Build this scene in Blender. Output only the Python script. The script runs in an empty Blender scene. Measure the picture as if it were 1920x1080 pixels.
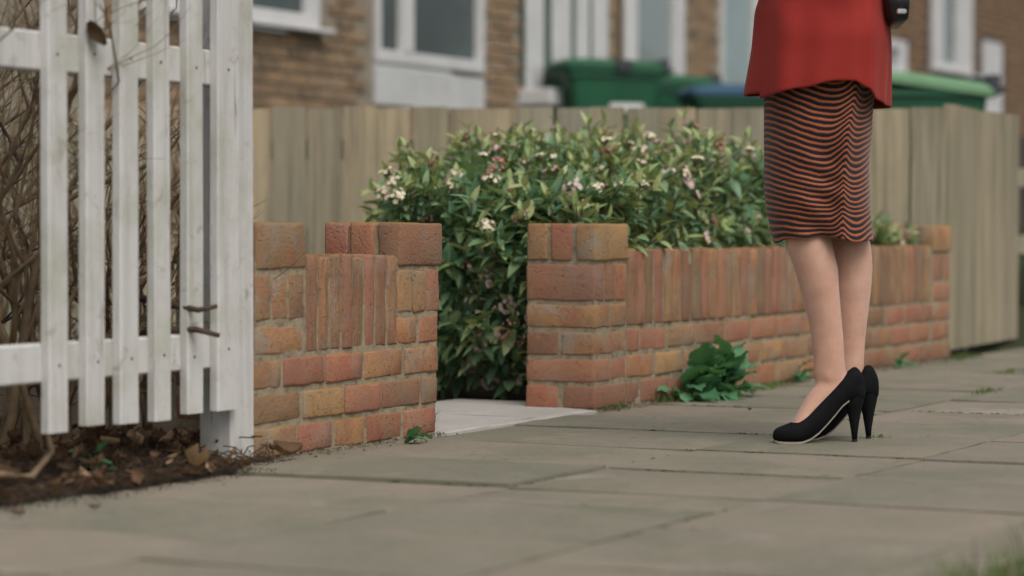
import bpy, math, random
from mathutils import Vector, Matrix, Euler, noise
R = math.radians
random.seed(7)
S = bpy.context.scene
COL = S.collection

# ------------------------------------------------------------------ camera, sky, sun, exposure
cam_d = bpy.data.cameras.new('camera'); cam = bpy.data.objects.new('camera', cam_d); COL.objects.link(cam)
cam.location = (0, 0, .5); cam.rotation_euler = (R(90 - 1.313), 0, 0)
cam_d.sensor_width = 36; cam_d.lens = 90; cam_d.clip_start = .1; cam_d.clip_end = 2000
cam_d.dof.use_dof = True; cam_d.dof.focus_distance = 6.25; cam_d.dof.aperture_fstop = 2.5
S.camera = cam
W = bpy.data.worlds.new('World'); S.world = W; W.use_nodes = True
wn = W.node_tree.nodes; wl = W.node_tree.links
bg = wn['Background']; bg.inputs['Strength'].default_value = .12
SUN_EL, SUN_AZ = R(52), math.atan2(.5, -1)          # overcast: the sun stands high behind the camera, well diffused
sky = wn.new('ShaderNodeTexSky'); sky.sky_type = 'NISHITA'; sky.sun_disc = False
sky.sun_elevation = SUN_EL; sky.sun_rotation = SUN_AZ; sky.air_density = 1.0; sky.dust_density = 4.0; sky.ozone_density = 1.0
hs = wn.new('ShaderNodeHueSaturation'); hs.inputs['Saturation'].default_value = .22   # cloud takes the blue out of the sky
wl.new(sky.outputs['Color'], hs.inputs['Color']); wl.new(hs.outputs['Color'], bg.inputs['Color'])
sd = bpy.data.lights.new('sun', 'SUN'); sun = bpy.data.objects.new('sun', sd); COL.objects.link(sun)
sd.energy = 1.1; sd.angle = R(40); sd.color = (1, .96, .90)
sdir = Vector((math.sin(SUN_AZ) * math.cos(SUN_EL), math.cos(SUN_AZ) * math.cos(SUN_EL), math.sin(SUN_EL)))
sun.rotation_euler = (-sdir).to_track_quat('-Z', 'Y').to_euler()
sun.location = (2, -4, 8)
S.view_settings.view_transform = 'Standard'; S.view_settings.look = 'None'
S.view_settings.exposure = 0.22; S.view_settings.gamma = 1; S.view_settings.use_curve_mapping = False
S.render.engine = 'CYCLES'
S.cycles.max_bounces = 6; S.cycles.use_denoising = True

# ------------------------------------------------------------------ helpers
def tag(o, label=None, cat=None, group=None, kind=None):
    if label: o['label'] = label
    if cat: o['category'] = cat
    if group: o['group'] = group
    if kind: o['kind'] = kind
    return o

def mesh(name, v, f, mats=(), smooth=False, mi=None):
    me = bpy.data.meshes.new(name); me.from_pydata([tuple(p) for p in v], [], f); me.validate()
    for m in (mats if isinstance(mats, (list, tuple)) else [mats]): me.materials.append(m)
    if mi:
        me.polygons.foreach_set('material_index', mi)
    if smooth: me.polygons.foreach_set('use_smooth', [True] * len(me.polygons))
    me.update(); return me

def link(name, me, parent=None, loc=(0, 0, 0), rot=(0, 0, 0), scale=(1, 1, 1)):
    o = bpy.data.objects.new(name, me); COL.objects.link(o)
    o.location = loc; o.rotation_euler = rot; o.scale = scale
    if parent: o.parent = parent
    return o

def empty(name, loc=(0, 0, 0), rz=0, label=None, cat=None, group=None):
    o = bpy.data.objects.new(name, None); COL.objects.link(o); o.location = loc; o.rotation_euler = (0, 0, rz)
    o.empty_display_size = .1
    return tag(o, label, cat, group)

class MB:
    """collects shapes for one mesh"""
    def __init__(s): s.v = []; s.f = []; s.mi = []; s.t = []
    def add(s, v, f, mi=0, tint=None):
        n = len(s.v); s.v += [Vector(p) for p in v]; s.f += [tuple(i + n for i in q) for q in f]; s.mi += [mi] * len(f)
        s.t += [tint if tint is not None else 0.0] * len(v)
    def box(s, x0, x1, y0, y1, z0, z1, mi=0, m=None):
        v = [(x, y, z) for z in (z0, z1) for y in (y0, y1) for x in (x0, x1)]
        if m: v = [m @ Vector(p) for p in v]
        s.add(v, [(0, 2, 3, 1), (4, 5, 7, 6), (0, 1, 5, 4), (2, 6, 7, 3), (0, 4, 6, 2), (1, 3, 7, 5)], mi)
    def bbox(s, x0, x1, y0, y1, z0, z1, b=.004, mi=0, m=None):
        """box with chamfered edges"""
        v = []; idx = {}
        X = (x0, x1); Y = (y0, y1); Z = (z0, z1)
        for i in (0, 1):
            for j in (0, 1):
                for k in (0, 1):
                    sx, sy, sz = (1 - 2 * i) * b, (1 - 2 * j) * b, (1 - 2 * k) * b
                    for ax, p in enumerate(((X[i], Y[j] + sy, Z[k] + sz), (X[i] + sx, Y[j], Z[k] + sz), (X[i] + sx, Y[j] + sy, Z[k]))):
                        idx[i, j, k, ax] = len(v); v.append(p)
        f = []
        for i in (0, 1):
            f.append([idx[i, j, k, 0] for j, k in ((0, 0), (1, 0), (1, 1), (0, 1))][::1 if i else -1])
            f.append([idx[j, i, k, 1] for j, k in ((0, 0), (1, 0), (1, 1), (0, 1))][::-1 if i else 1])
            f.append([idx[j, k, i, 2] for j, k in ((0, 0), (1, 0), (1, 1), (0, 1))][::1 if i else -1])
        for a in (0, 1):
            for c in (0, 1):
                f.append((idx[a, c, 0, 0], idx[a, c, 1, 0], idx[a, c, 1, 1], idx[a, c, 0, 1]))
                f.append((idx[a, 0, c, 0], idx[a, 1, c, 0], idx[a, 1, c, 2], idx[a, 0, c, 2]))
                f.append((idx[0, a, c, 1], idx[1, a, c, 1], idx[1, a, c, 2], idx[0, a, c, 2]))
        for i in (0, 1):
            for j in (0, 1):
                for k in (0, 1): f.append((idx[i, j, k, 0], idx[i, j, k, 1], idx[i, j, k, 2]))
        if m: v = [m @ Vector(p) for p in v]
        s.add(v, f, mi)
    def tube(s, pts, rad, n=6, mi=0, cap=True):
        pts = [Vector(p) for p in pts]; N = len(pts); v = []; f = []
        if not isinstance(rad, (list, tuple)): rad = [rad] * N
        up = Vector((.13, .27, .95))
        for i, p in enumerate(pts):
            d = (pts[min(i + 1, N - 1)] - pts[max(i - 1, 0)])
            d = d.normalized() if d.length > 1e-9 else Vector((0, 0, 1))
            a = d.cross(up)
            if a.length < 1e-3: a = d.cross(Vector((1, 0, 0)))
            a.normalize(); b = d.cross(a)
            for k in range(n):
                t = 2 * math.pi * k / n; v.append(p + rad[i] * (a * math.cos(t) + b * math.sin(t)))
        for i in range(N - 1):
            for k in range(n):
                k2 = (k + 1) % n; f.append((i * n + k, i * n + k2, (i + 1) * n + k2, (i + 1) * n + k))
        if cap: f += [tuple(range(n))[::-1], tuple(range((N - 1) * n, N * n))]
        s.add(v, f, mi)
    def loft(s, rings, mi=0, cap=True, close=True):
        n = len(rings[0]); v = [p for r in rings for p in r]; f = []
        for i in range(len(rings) - 1):
            for k in range(n if close else n - 1):
                k2 = (k + 1) % n; f.append((i * n + k, i * n + k2, (i + 1) * n + k2, (i + 1) * n + k))
        if cap: f += [tuple(range(n))[::-1], tuple(range((len(rings) - 1) * n, len(rings) * n))]
        s.add(v, f, mi)
    def ball(s, c, r, nu=8, nv=6, mi=0):
        if not isinstance(r, (list, tuple)): r = (r, r, r)
        rings = []
        for i in range(1, nv):
            ph = math.pi * i / nv
            rings.append([(c[0] + r[0] * math.sin(ph) * math.cos(2 * math.pi * k / nu), c[1] + r[1] * math.sin(ph) * math.sin(2 * math.pi * k / nu), c[2] - r[2] * math.cos(ph)) for k in range(nu)])
        n0 = len(s.v); s.loft(rings, mi, cap=False)
        n = len(rings) * nu
        s.v += [Vector((c[0], c[1], c[2] - r[2])), Vector((c[0], c[1], c[2] + r[2]))]; s.t += [0, 0]
        for k in range(nu):
            k2 = (k + 1) % nu
            s.f += [(n0 + k2, n0 + k, n0 + n), (n0 + n - nu + k, n0 + n - nu + k2, n0 + n + 1)]; s.mi += [mi, mi]
    def mesh(s, name, mats=(), smooth=False):
        me = mesh(name, s.v, s.f, mats, smooth, s.mi)
        if any(s.t) and len(me.vertices) == len(s.t):
            a = me.attributes.new('tint', 'FLOAT', 'POINT'); a.data.foreach_set('value', s.t)
        return me
    def obj(s, name, mats, parent=None, smooth=False, **k): return link(name, s.mesh(name, mats, smooth), parent, **k)

def interp(x, knots):
    if x <= knots[0][0]: return knots[0][1]
    for (a, p), (b, q) in zip(knots, knots[1:]):
        if x <= b:
            t = (x - a) / (b - a); t = t * t * (3 - 2 * t); return p + (q - p) * t
    return knots[-1][1]

# ------------------------------------------------------------------ materials
class NT:
    def __init__(s, name, rough=.8, spec=.3):
        s.m = bpy.data.materials.new(name); s.m.use_nodes = True; s.n = s.m.node_tree.nodes; s.l = s.m.node_tree.links
        s.b = s.n['Principled BSDF']; s.b.inputs['Roughness'].default_value = rough; s.b.inputs['Specular IOR Level'].default_value = spec
        s.co = None
    def new(s, t, **k):
        n = s.n.new(t)
        for a, b in k.items(): setattr(n, a, b)
        return n
    def con(s, a, b): s.l.new(a, b)
    def coords(s, rnd=True, scale=(1, 1, 1)):
        """object coordinates, shifted for each object"""
        tc = s.new('ShaderNodeTexCoord'); mp = s.new('ShaderNodeMapping'); mp.inputs['Scale'].default_value = scale
        s.con(tc.outputs['Object'], mp.inputs['Vector'])
        if rnd:
            oi = s.new('ShaderNodeObjectInfo'); mu = s.new('ShaderNodeMath', operation='MULTIPLY'); mu.inputs[1].default_value = 37.0
            s.con(oi.outputs['Random'], mu.inputs[0]); s.con(mu.outputs[0], mp.inputs['Location'])
        return mp.outputs['Vector']
    def noise(s, co, scale, detail=4, rough=.6, dist=0):
        n = s.new('ShaderNodeTexNoise'); n.inputs['Scale'].default_value = scale; n.inputs['Detail'].default_value = detail
        n.inputs['Roughness'].default_value = rough; n.inputs['Distortion'].default_value = dist
        if co: s.con(co, n.inputs['Vector'])
        return n.outputs['Fac']
    def ramp(s, fac, stops, interp='LINEAR'):
        r = s.new('ShaderNodeValToRGB'); r.color_ramp.interpolation = interp; e = r.color_ramp.elements
        while len(e) < len(stops): e.new(.5)
        for q, (p, c) in zip(e, stops):
            q.position = p; q.color = (c[0], c[1], c[2], 1) if isinstance(c, (tuple, list)) else (c, c, c, 1)
        s.con(fac, r.inputs['Fac']); return r.outputs['Color']
    def mix(s, fac, a, b, mode='MIX'):
        m = s.new('ShaderNodeMix', data_type='RGBA', blend_type=mode)
        for key, val in (('Factor', fac),):
            i = m.inputs[0]
            if hasattr(val, 'is_output'): s.con(val, i)
            else: i.default_value = val
        for i, val in ((m.inputs[6], a), (m.inputs[7], b)):
            if hasattr(val, 'is_output'): s.con(val, i)
            else: i.default_value = (*val, 1)
        return m.outputs[2]
    def math(s, op, a, b=0.0, clamp=False):
        m = s.new('ShaderNodeMath', operation=op); m.use_clamp = clamp
        for i, val in ((m.inputs[0], a), (m.inputs[1], b)):
            if hasattr(val, 'is_output'): s.con(val, i)
            else: i.default_value = val
        return m.outputs[0]
    def rand(s): return s.new('ShaderNodeObjectInfo').outputs['Random']
    def col(s, c):
        if hasattr(c, 'is_output'): s.con(c, s.b.inputs['Base Color'])
        else: s.b.inputs['Base Color'].default_value = (*c, 1)
        return s
    def bump(s, h, strength=.5, dist=.01):
        b = s.new('ShaderNodeBump'); b.inputs['Strength'].default_value = strength; b.inputs['Distance'].default_value = dist
        s.con(h, b.inputs['Height']); s.con(b.outputs['Normal'], s.b.inputs['Normal']); return s

def plain(name, c, rough=.7, spec=.3, var=.25, scale=12, bump=.2, bd=.004):
    t = NT(name, rough, spec); co = t.coords(); n = t.noise(co, scale, 5)
    lo = tuple(x * (1 - var) for x in c); hi = tuple(min(1, x * (1 + var)) for x in c)
    t.col(t.ramp(n, [(.3, lo), (.7, hi)]))
    if bump: t.bump(t.noise(co, scale * 5, 4), bump, bd)
    return t.m

def mat_brick(name, stops, streak=True, lichen=True, dark=.35):
    t = NT(name, .92, .2); co = t.coords(); cs = t.coords(scale=(6, 70, 70))
    base = t.ramp(t.rand(), stops)
    n1 = t.noise(co, 13, 5, .65); c = t.mix(t.ramp(n1, [(.38, .0), (.70, .8)]), base, (.45, .27, .115)); n0 = t.noise(t.coords(scale=(1.0, 1.0, 1.0)), 6.5, 3, .5); c = t.mix(t.ramp(n0, [(.52, 0), (.68, .75 if lichen else .15)]), c, (.36, .12, .07)); c = t.mix(t.ramp(t.noise(co, 9, 4, .6), [(.55, 0), (.72, .6)]), c, (.27, .215, .14))          # ochre blotches of the firing
    n2 = t.noise(co, 21, 4, .6, .8); c = t.mix(t.ramp(n2, [(.60, .0), (.76, dark + .25)]), c, (.14, .11, .08))  # dark kiln marks and soot
    n3 = t.noise(co, 34, 3); c = t.mix(t.ramp(n3, [(.60, 0), (.78, .6)]), c, (.42, .36, .28))                      # mortar smears
    if streak:
        ns = t.noise(cs, 1.0, 4, .6); c = t.mix(t.ramp(ns, [(.30, .8), (.58, 0)]), c, (.18, .125, .085))
        ns2 = t.noise(cs, 1.7, 3, .5); c = t.mix(t.ramp(ns2, [(.58, 0), (.8, .5)]), c, (.45, .28, .14))
    c = t.mix(t.ramp(t.noise(co, 4.5, 5, .7), [(.45, 0), (.70, .55)]), c, (.20, .15, .10)); c = t.mix(t.ramp(t.noise(t.coords(scale=(1, 2.2, 2.2)), 28, 5, .75), [(.58, 0), (.70, .55)]), c, (.13, .10, .075))
    fine = t.noise(co, 160, 4, .7); c = t.mix(t.ramp(fine, [(.25, .35), (.55, 0)]), c, (.17, .125, .09))
    if lichen: c = t.mix(t.ramp(t.noise(co, 7.5, 5, .65, .4), [(.52, 0), (.66, .65)]), c, (.30, .27, .215)); c = t.mix(t.ramp(t.math('FRACT', t.math('MULTIPLY', t.rand(), 13.7)), [(.0, 0), (.55, 0), (.8, .5), (1, .6)]), c, (.36, .15, .105))
    dk = t.ramp(t.math('FRACT', t.math('MULTIPLY', t.rand(), 7.31)), [(.45, 0), (1, .55)]); c = t.mix(dk, c, (.17, .115, .075))
    if lichen:
        g = t.new('ShaderNodeNewGeometry'); sp = t.new('ShaderNodeSeparateXYZ'); t.con(g.outputs['Normal'], sp.inputs[0])
        up = t.ramp(sp.outputs['Z'], [(.45, 0), (.9, 1)])
        nl = t.ramp(t.noise(t.coords(False), 9, 5), [(.38, 0), (.6, 1)])
        c = t.mix(t.math('MULTIPLY', t.math('MULTIPLY', up, nl), .8), c, (.30, .16, .035))                           # orange lichen on upper faces
    t.col(c)
    h = t.math('ADD', t.math('MULTIPLY', t.noise(co, 60, 5, .7), .6), fine)
    if streak: h = t.math('ADD', h, t.math('MULTIPLY', t.noise(cs, 1.0, 4, .6), 1.2))
    h = t.math('ADD', h, t.math('MULTIPLY', t.ramp(t.noise(co, 75, 3, .6), [(.30, 0), (.40, 1)]), .8))
    t.bump(h, .8, .005); return t.m

BR = [(0, (.42, .25, .115)), (.14, (.39, .185, .09)), (.26, (.43, .265, .135)), (.38, (.38, .115, .068)), (.50, (.34, .215, .12)), (.62, (.44, .20, .09)), (.74, (.30, .175, .10)), (.86, (.40, .135, .08)), (1, (.43, .27, .13))]
M = {}
M['brick'] = mat_brick('weathered_brick', BR, False); M['brick_streak'] = mat_brick('streaked_brick', BR)
M['house_brick'] = mat_brick('house_brick', [(0, (.27, .20, .135)), (.4, (.31, .235, .165)), (.7, (.23, .175, .125)), (.85, (.25, .19, .14)), (1, (.10, .09, .075))], False, False, .1)
M['house_brick_dark'] = mat_brick('dark_house_brick', [(0, (.13, .085, .065)), (.5, (.16, .10, .075)), (1, (.10, .07, .058))], False, False, .1)
t = NT('mortar', .95, .1); co = t.coords(False); n = t.noise(co, 30, 6, .7)
c = t.ramp(n, [(.28, (.12, .095, .068)), (.46, (.29, .24, .165)), (.75, (.42, .355, .25))])
c = t.mix(t.ramp(t.noise(co, 7, 4), [(.55, 0), (.72, .6)]), c, (.15, .16, .08)); t.col(c); t.bump(t.noise(co, 110, 5, .7), .9, .006); M['mortar'] = t.m
M['house_mortar'] = plain('house_mortar', (.25, .215, .165), .95, .1)
M['house_mortar_dark'] = plain('dark_house_mortar', (.10, .08, .07), .95, .1)
# paving
t = NT('paving_stone', .85, .25); co = t.coords(); cw = t.coords(False)
base = t.ramp(t.rand(), [(0, (.175, .17, .125)), (.22, (.26, .22, .168)), (.42, (.20, .19, .145)), (.6, (.28, .232, .18)), (.8, (.185, .18, .135)), (1, (.25, .218, .165))])
c = t.mix(t.ramp(t.noise(co, 2.6, 5, .6), [(.38, 0), (.62, .75)]), base, (.155, .155, .105))
c = t.mix(t.ramp(t.noise(co, 5, 5, .65), [(.55, 0), (.75, .5)]), c, (.33, .275, .22))
c = t.mix(t.ramp(t.noise(co, 11, 6, .7, .6), [(.52, 0), (.72, .55)]), c, (.13, .128, .092))
c = t.mix(t.ramp(t.noise(co, 95, 5, .75), [(.3, .45), (.52, 0), (.75, 0)]), c, (.10, .09, .08))
c = t.mix(t.ramp(t.noise(co, 3.3, 3, .5), [(.66, 0), (.74, .5)]), c, (.36, .32, .275)); c = t.mix(t.ramp(t.noise(co, 1.5, 6, .7, .8), [(.42, 0), (.62, .5)]), c, (.27, .22, .17)); c = t.mix(t.ramp(t.noise(co, 38, 2, .5), [(.70, 0), (.73, .8)]), c, (.09, .085, .075)); c = t.mix(t.ramp(t.noise(co, 210, 3, .7), [(.60, 0), (.7, .5)]), c, (.42, .38, .32))
t.col(c); t.bump(t.math('ADD', t.noise(co, 120, 5, .75), t.noise(co, 9, 4)), .45, .004); M['paving'] = t.m
t = NT('pale_concrete', .85, .25); co = t.coords(); c = t.ramp(t.noise(co, 4, 5), [(.3, (.37, .345, .315)), (.7, (.46, .43, .395))])
c = t.mix(t.ramp(t.noise(co, 60, 5, .7), [(.3, .4), (.5, 0)]), c, (.25, .23, .2)); t.col(c); t.bump(t.noise(co, 90, 5), .3, .003); M['concrete'] = t.m
t = NT('soil', .97, .1); co = t.coords(False); c = t.ramp(t.noise(co, 22, 7, .7), [(.3, (.028, .022, .016)), (.55, (.07, .052, .038)), (.8, (.13, .10, .075))])
t.col(c); t.bump(t.noise(co, 45, 7, .75), 1, .02); M['soil'] = t.m
t = NT('joint_grit', .97, .1); co = t.coords(False); c = t.ramp(t.noise(co, 9, 5), [(.35, (.05, .045, .033)), (.6, (.035, .05, .018)), (.8, (.09, .08, .06))])
t.col(c); t.bump(t.noise(co, 80, 5), .8, .006); M['ground'] = t.m
t = NT('lawn', .95, .15); co = t.coords(False); c = t.ramp(t.noise(co, 6, 6, .7), [(.3, (.03, .055, .015)), (.7, (.08, .11, .03))]); t.col(c); t.bump(t.noise(co, 60, 5), 1, .02); M['lawn'] = t.m
M['moss'] = plain('moss', (.07, .085, .03), .95, .1, .4, 40)
# painted and raw timber
t = NT('white_paint', .6, .35); co = t.coords(); cs = t.coords(scale=(40, 40, 2.2))
c = t.ramp(t.noise(cs, 1.0, 5, .6), [(.25, (.44, .425, .40)), (.5, (.55, .535, .515)), (.8, (.60, .585, .565))])
c = t.mix(t.ramp(t.noise(co, 6, 5, .65), [(.46, 0), (.70, .65)]), c, (.33, .335, .235)); c = t.mix(t.ramp(t.noise(co, 17, 6, .75, .5), [(.58, 0), (.68, .6)]), c, (.27, .245, .19))
c = t.mix(t.ramp(t.noise(cs, 2.3, 4, .6), [(.64, 0), (.70, .75)]), c, (.22, .19, .15)); t.col(c); t.bump(t.noise(cs, 1.5, 5), .35, .003); M['white_paint'] = t.m
t = NT('weathered_timber', .9, .15); co = t.coords(); cs = t.coords(scale=(28, 28, 1.2))
base = t.ramp(t.rand(), [(0, (.36, .305, .205)), (.25, (.28, .245, .175)), (.45, (.43, .345, .22)), (.65, (.33, .28, .20)), (.82, (.26, .245, .185)), (1, (.38, .335, .245))])
c = t.mix(t.ramp(t.noise(cs, 1.0, 6, .6, .4), [(.32, .9), (.58, 0)]), base, (.17, .145, .10))
c = t.mix(t.ramp(t.noise(cs, 1.6, 4), [(.55, 0), (.75, .5)]), c, (.40, .35, .26))
c = t.mix(t.ramp(t.noise(co, 2.2, 4), [(.5, 0), (.72, .55)]), c, (.20, .20, .13)); t.col(c); t.bump(t.noise(cs, 1.5, 5), .5, .004); M['timber'] = t.m
M['house_white'] = plain('house_white', (.56, .55, .54), .5, .4, .08, 4, 0)
M['render_white'] = plain('white_board', (.50, .50, .49), .6, .3, .12, 5, 0)
def glass(name, c, rough=.08):
    t = NT(name, rough, .5); co = t.coords(); t.col(t.ramp(t.noise(co, 1.3, 3), [(.35, tuple(x * .5 for x in c)), (.6, c)])); t.b.inputs['Coat Weight'].default_value = .6; return t.m
M['pane_dark'] = glass('dark_window_glass', (.055, .085, .08)); M['pane_pale'] = glass('curtained_window_glass', (.22, .27, .265), .25)
M['pane_green'] = glass('green_glass', (.045, .085, .06)); M['door_blue'] = plain('pale_blue_door_paint', (.27, .34, .345), .4, .4, .1, 3, 0)
M['roof'] = plain('roof_tile', (.16, .09, .07), .9)
def plastic(name, c, rough=.45): return plain(name, c, rough, .4, .18, 5, .15, .002)
M['bin_green'] = plastic('green_bin_plastic', (.008, .078, .034)); M['lid_green'] = plastic('green_lid_plastic', (.012, .085, .036))
M['lid_pale'] = plastic('faded_green_lid_plastic', (.14, .27, .14), .6); M['lid_blue'] = plastic('blue_lid_plastic', (.03, .085, .14)); M['bin_black'] = plastic('black_bin_plastic', (.03, .035, .04))
# plants
def mat_leaf(name, a, b, rough=.42, spec=.5):
    t = NT(name, rough, spec); at = t.new('ShaderNodeAttribute'); at.attribute_name = 'tint'
    f = t.math('FRACT', t.math('ADD', at.outputs['Fac'], t.rand()))
    c = t.ramp(f, [(0, a), (1, b)]); c = t.mix(t.ramp(t.noise(t.coords(), 60, 3), [(.35, .35), (.6, 0)]), c, tuple(x * .6 for x in a)); t.col(c)
    t.b.inputs['Subsurface Weight'].default_value = 0
    tr = t.new('ShaderNodeBsdfTranslucent'); tr.inputs['Color'].default_value = (b[0] * 1.2, b[1] * 1.2, b[2] * .7, 1)
    ms = t.new('ShaderNodeMixShader'); ms.inputs[0].default_value = .22
    t.con(t.b.outputs[0], ms.inputs[1]); t.con(tr.outputs[0], ms.inputs[2]); t.con(ms.outputs[0], t.n['Material Output'].inputs['Surface']); return t.m
M['leaf'] = mat_leaf('glossy_leaf', (.06, .165, .09), (.28, .40, .20), .45)
M['leaf_young'] = mat_leaf('young_leaf', (.26, .37, .13), (.44, .46, .22), .5)
M['weed_leaf'] = mat_leaf('weed_leaf', (.065, .19, .09), (.13, .30, .14), .5)
M['grass'] = mat_leaf('grass_blade', (.07, .12, .03), (.15, .20, .05), .6, .3)
M['twig'] = plain('shrub_twig', (.11, .06, .035), .85)
M['bare_twig'] = plain('bare_twig', (.19, .135, .08), .9, .2, .45, 20)
M['dark_twig'] = plain('dark_twig', (.07, .05, .038), .9, .2, .4, 20)
M['dead_leaf'] = mat_leaf('dead_leaf', (.05, .032, .02), (.17, .10, .06), .8, .2)
M['olive_leaf'] = mat_leaf('olive_leaf', (.10, .105, .05), (.20, .20, .10), .7, .2)
M['pale_dead_leaf'] = mat_leaf('pale_dead_leaf', (.30, .20, .12), (.36, .24, .15), .8, .2)
M['petal'] = plain('petal', (.72, .55, .50), .6, .3, .15, 30, 0); M['petal_cream'] = plain('cream_petal', (.76, .66, .49), .6, .3, .12, 30, 0); M['bud'] = plain('pink_bud', (.52, .22, .20), .6, .3, .3, 30, 0)
# person
t = NT('skin_in_tights', .5, .35); co = t.coords(False); t.col(t.ramp(t.noise(co, 7, 3), [(.3, (.50, .28, .195)), (.5, (.56, .33, .24)), (.7, (.60, .375, .285))]))
sk_ = t.mix(t.ramp(t.noise(co, 38, 5, .7), [(.40, .0), (.72, .35)]), t.b.inputs['Base Color'].links[0].from_socket, (.42, .20, .14)); t.col(sk_); t.b.inputs['Subsurface Weight'].default_value = .08; t.b.inputs['Subsurface Radius'].default_value = (.01, .004, .002); t.b.inputs['Sheen Weight'].default_value = .25; t.bump(t.noise(co, 900, 2), .05, .001); M['skin'] = t.m
t = NT('red_wool', .9, .15); co = t.coords(False); t.col(t.ramp(t.noise(co, 5, 5), [(.3, (.225, .020, .016)), (.7, (.275, .028, .022))])); t.b.inputs['Sheen Weight'].default_value = .2; t.b.inputs['Sheen Tint'].default_value = (.9, .3, .25, 1)
t.bump(t.noise(co, 700, 3), .25, .001); M['wool'] = t.m
t = NT('striped_knit', .9, .15); at = t.new('ShaderNodeAttribute'); at.attribute_name = 'phase'; co = t.coords(False)
ph = t.math('ADD', at.outputs['Fac'], t.math('MULTIPLY', t.math('SUBTRACT', t.noise(co, 260, 2), .5), .16)); ph = t.math('ADD', ph, t.math('MULTIPLY', t.math('SUBTRACT', t.noise(co, 22, 2), .5), .35))
fr = t.math('FRACT', ph); c = t.ramp(fr, [(0, (.011, .011, .017)), (.56, (.014, .013, .02)), (.60, (.36, .105, .042)), (.965, (.40, .12, .05)), (1, (.012, .012, .018))]); t.col(c)
t.b.inputs['Sheen Weight'].default_value = .2; t.bump(t.noise(co, 600, 3), .35, .0015); M['knit'] = t.m
t = NT('black_suede', .8, .12); cs_ = t.coords(False); t.col(t.ramp(t.noise(cs_, 45, 4), [(.3, (.0035, .004, .005)), (.7, (.008, .0085, .010))])); t.bump(t.noise(cs_, 500, 3), .3, .001); M['suede'] = t.m
M['sole'] = plain('pale_sole', (.32, .27, .22), .6, .3, .1, 20, 0)
M['leather'] = plain('black_leather', (.012, .012, .014), .35, .5, .2, 30, .3, .002)
M['metal'] = plain('silver_metal', (.6, .6, .6), .3); M['metal'].node_tree.nodes['Principled BSDF'].inputs['Metallic'].default_value = 1
M['hair'] = plain('brown_hair', (.06, .035, .02), .5, .4, .4, 60, .5)
M['paper'] = plain('white_sticker', (.65, .65, .62), .6, .3, .05, 5, 0)

# ------------------------------------------------------------------ the place: its grid runs along the garden wall
O = Vector((.2286, 7.08, 0)); RZ = R(63)
U = Vector((math.cos(RZ), math.sin(RZ), 0)); V = Vector((-math.sin(RZ), math.cos(RZ), 0))
def L(a, b, z=0): return O + U * a + V * b + Vector((0, 0, z))

# ground reaching the horizon, rising gently behind the board fence
def ground_z(x, y):
    return interp(y, [(10.55, 0), (15.5, .55), (60, .6), (400, .6)]) if y > 10.5 else 0
gx = [-400, -60, -20, -10, -6, -3, -1.5, 0, 1, 2, 3, 5, 8, 12, 20, 60, 400]; gy = [-60, -10, 0, 3, 6, 8, 10, 10.55, 11, 12, 13, 14, 15.5, 20, 30, 60, 150, 500]
v = [(x, y, ground_z(x, y) - .03) for y in gy for x in gx]; nx = len(gx)
f = [(j * nx + i, j * nx + i + 1, (j + 1) * nx + i + 1, (j + 1) * nx + i) for j in range(len(gy) - 1) for i in range(nx - 1)]
tag(link('ground', mesh('ground', v, f, M['ground'], True)), kind='structure')
v = [L(a, b, -.012) for a, b in ((-4.5, .12), (3.3, .12), (3.3, 3.6), (-4.5, 3.6))]
tag(link('garden_ground', mesh('garden_ground', v, [(0, 1, 2, 3)], M['soil'])), kind='structure')

# pavement of stone flags
pave = tag(empty('pavement', O, RZ), kind='structure')
def slab_mesh(w, d, h=.05, seed=0):
    rnd = random.Random(seed); n = 7; mb = MB(); g = []
    for j in range(n + 1):
        for i in range(n + 1):
            x = (i / n - .5) * w; y = (j / n - .5) * d
            e = min(i, n - i, j, n - j)
            jx = rnd.uniform(-.005, .003) if i in (0, n) else 0; jy = rnd.uniform(-.004, .004) if j in (0, n) else 0
            z = (-.004 if e == 0 else 0) + .002 * noise.noise(Vector((x * 4 + seed, y * 4, 0)))
            g.append((x + jx, y + jy, z))
    f = [(j * (n + 1) + i, j * (n + 1) + i + 1, (j + 1) * (n + 1) + i + 1, (j + 1) * (n + 1) + i) for j in range(n) for i in range(n)]
    rim = [i for i in range(n + 1)] + [j * (n + 1) + n for j in range(1, n + 1)] + [n * (n + 1) + i for i in range(n - 1, -1, -1)] + [j * (n + 1) for j in range(n - 1, 0, -1)]
    b0 = len(g); g += [(g[i][0], g[i][1], -h) for i in rim]; m = len(rim)
    f += [(rim[k], b0 + k, b0 + (k + 1) % m, rim[(k + 1) % m]) for k in range(m)]
    mb.add(g, f); return mb
colsx = [(-.01, -.735), (-.735, -1.27), (-1.27, -1.80)]
rowsx = [[-3.95, -3.42, -2.93, -2.44, -1.96, -1.50, -1.01, -.52, -.16, .36, .86, 1.34, 1.85, 2.36, 2.85, 3.4, 3.9, 4.4],
         [-3.7, -3.2, -2.7, -2.2, -1.96, -1.5, -1.01, -.52, -.05, .42, .9, 1.4, 1.9, 2.4, 2.9, 3.4, 3.9, 4.4],
         [-3.95, -3.42, -2.95, -2.44, -1.97, -1.48, -1.0, -.5, -.02, .46, .95, 1.45, 1.95, 2.45, 2.95, 3.45, 3.95, 4.4]]
sid = 0
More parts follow.
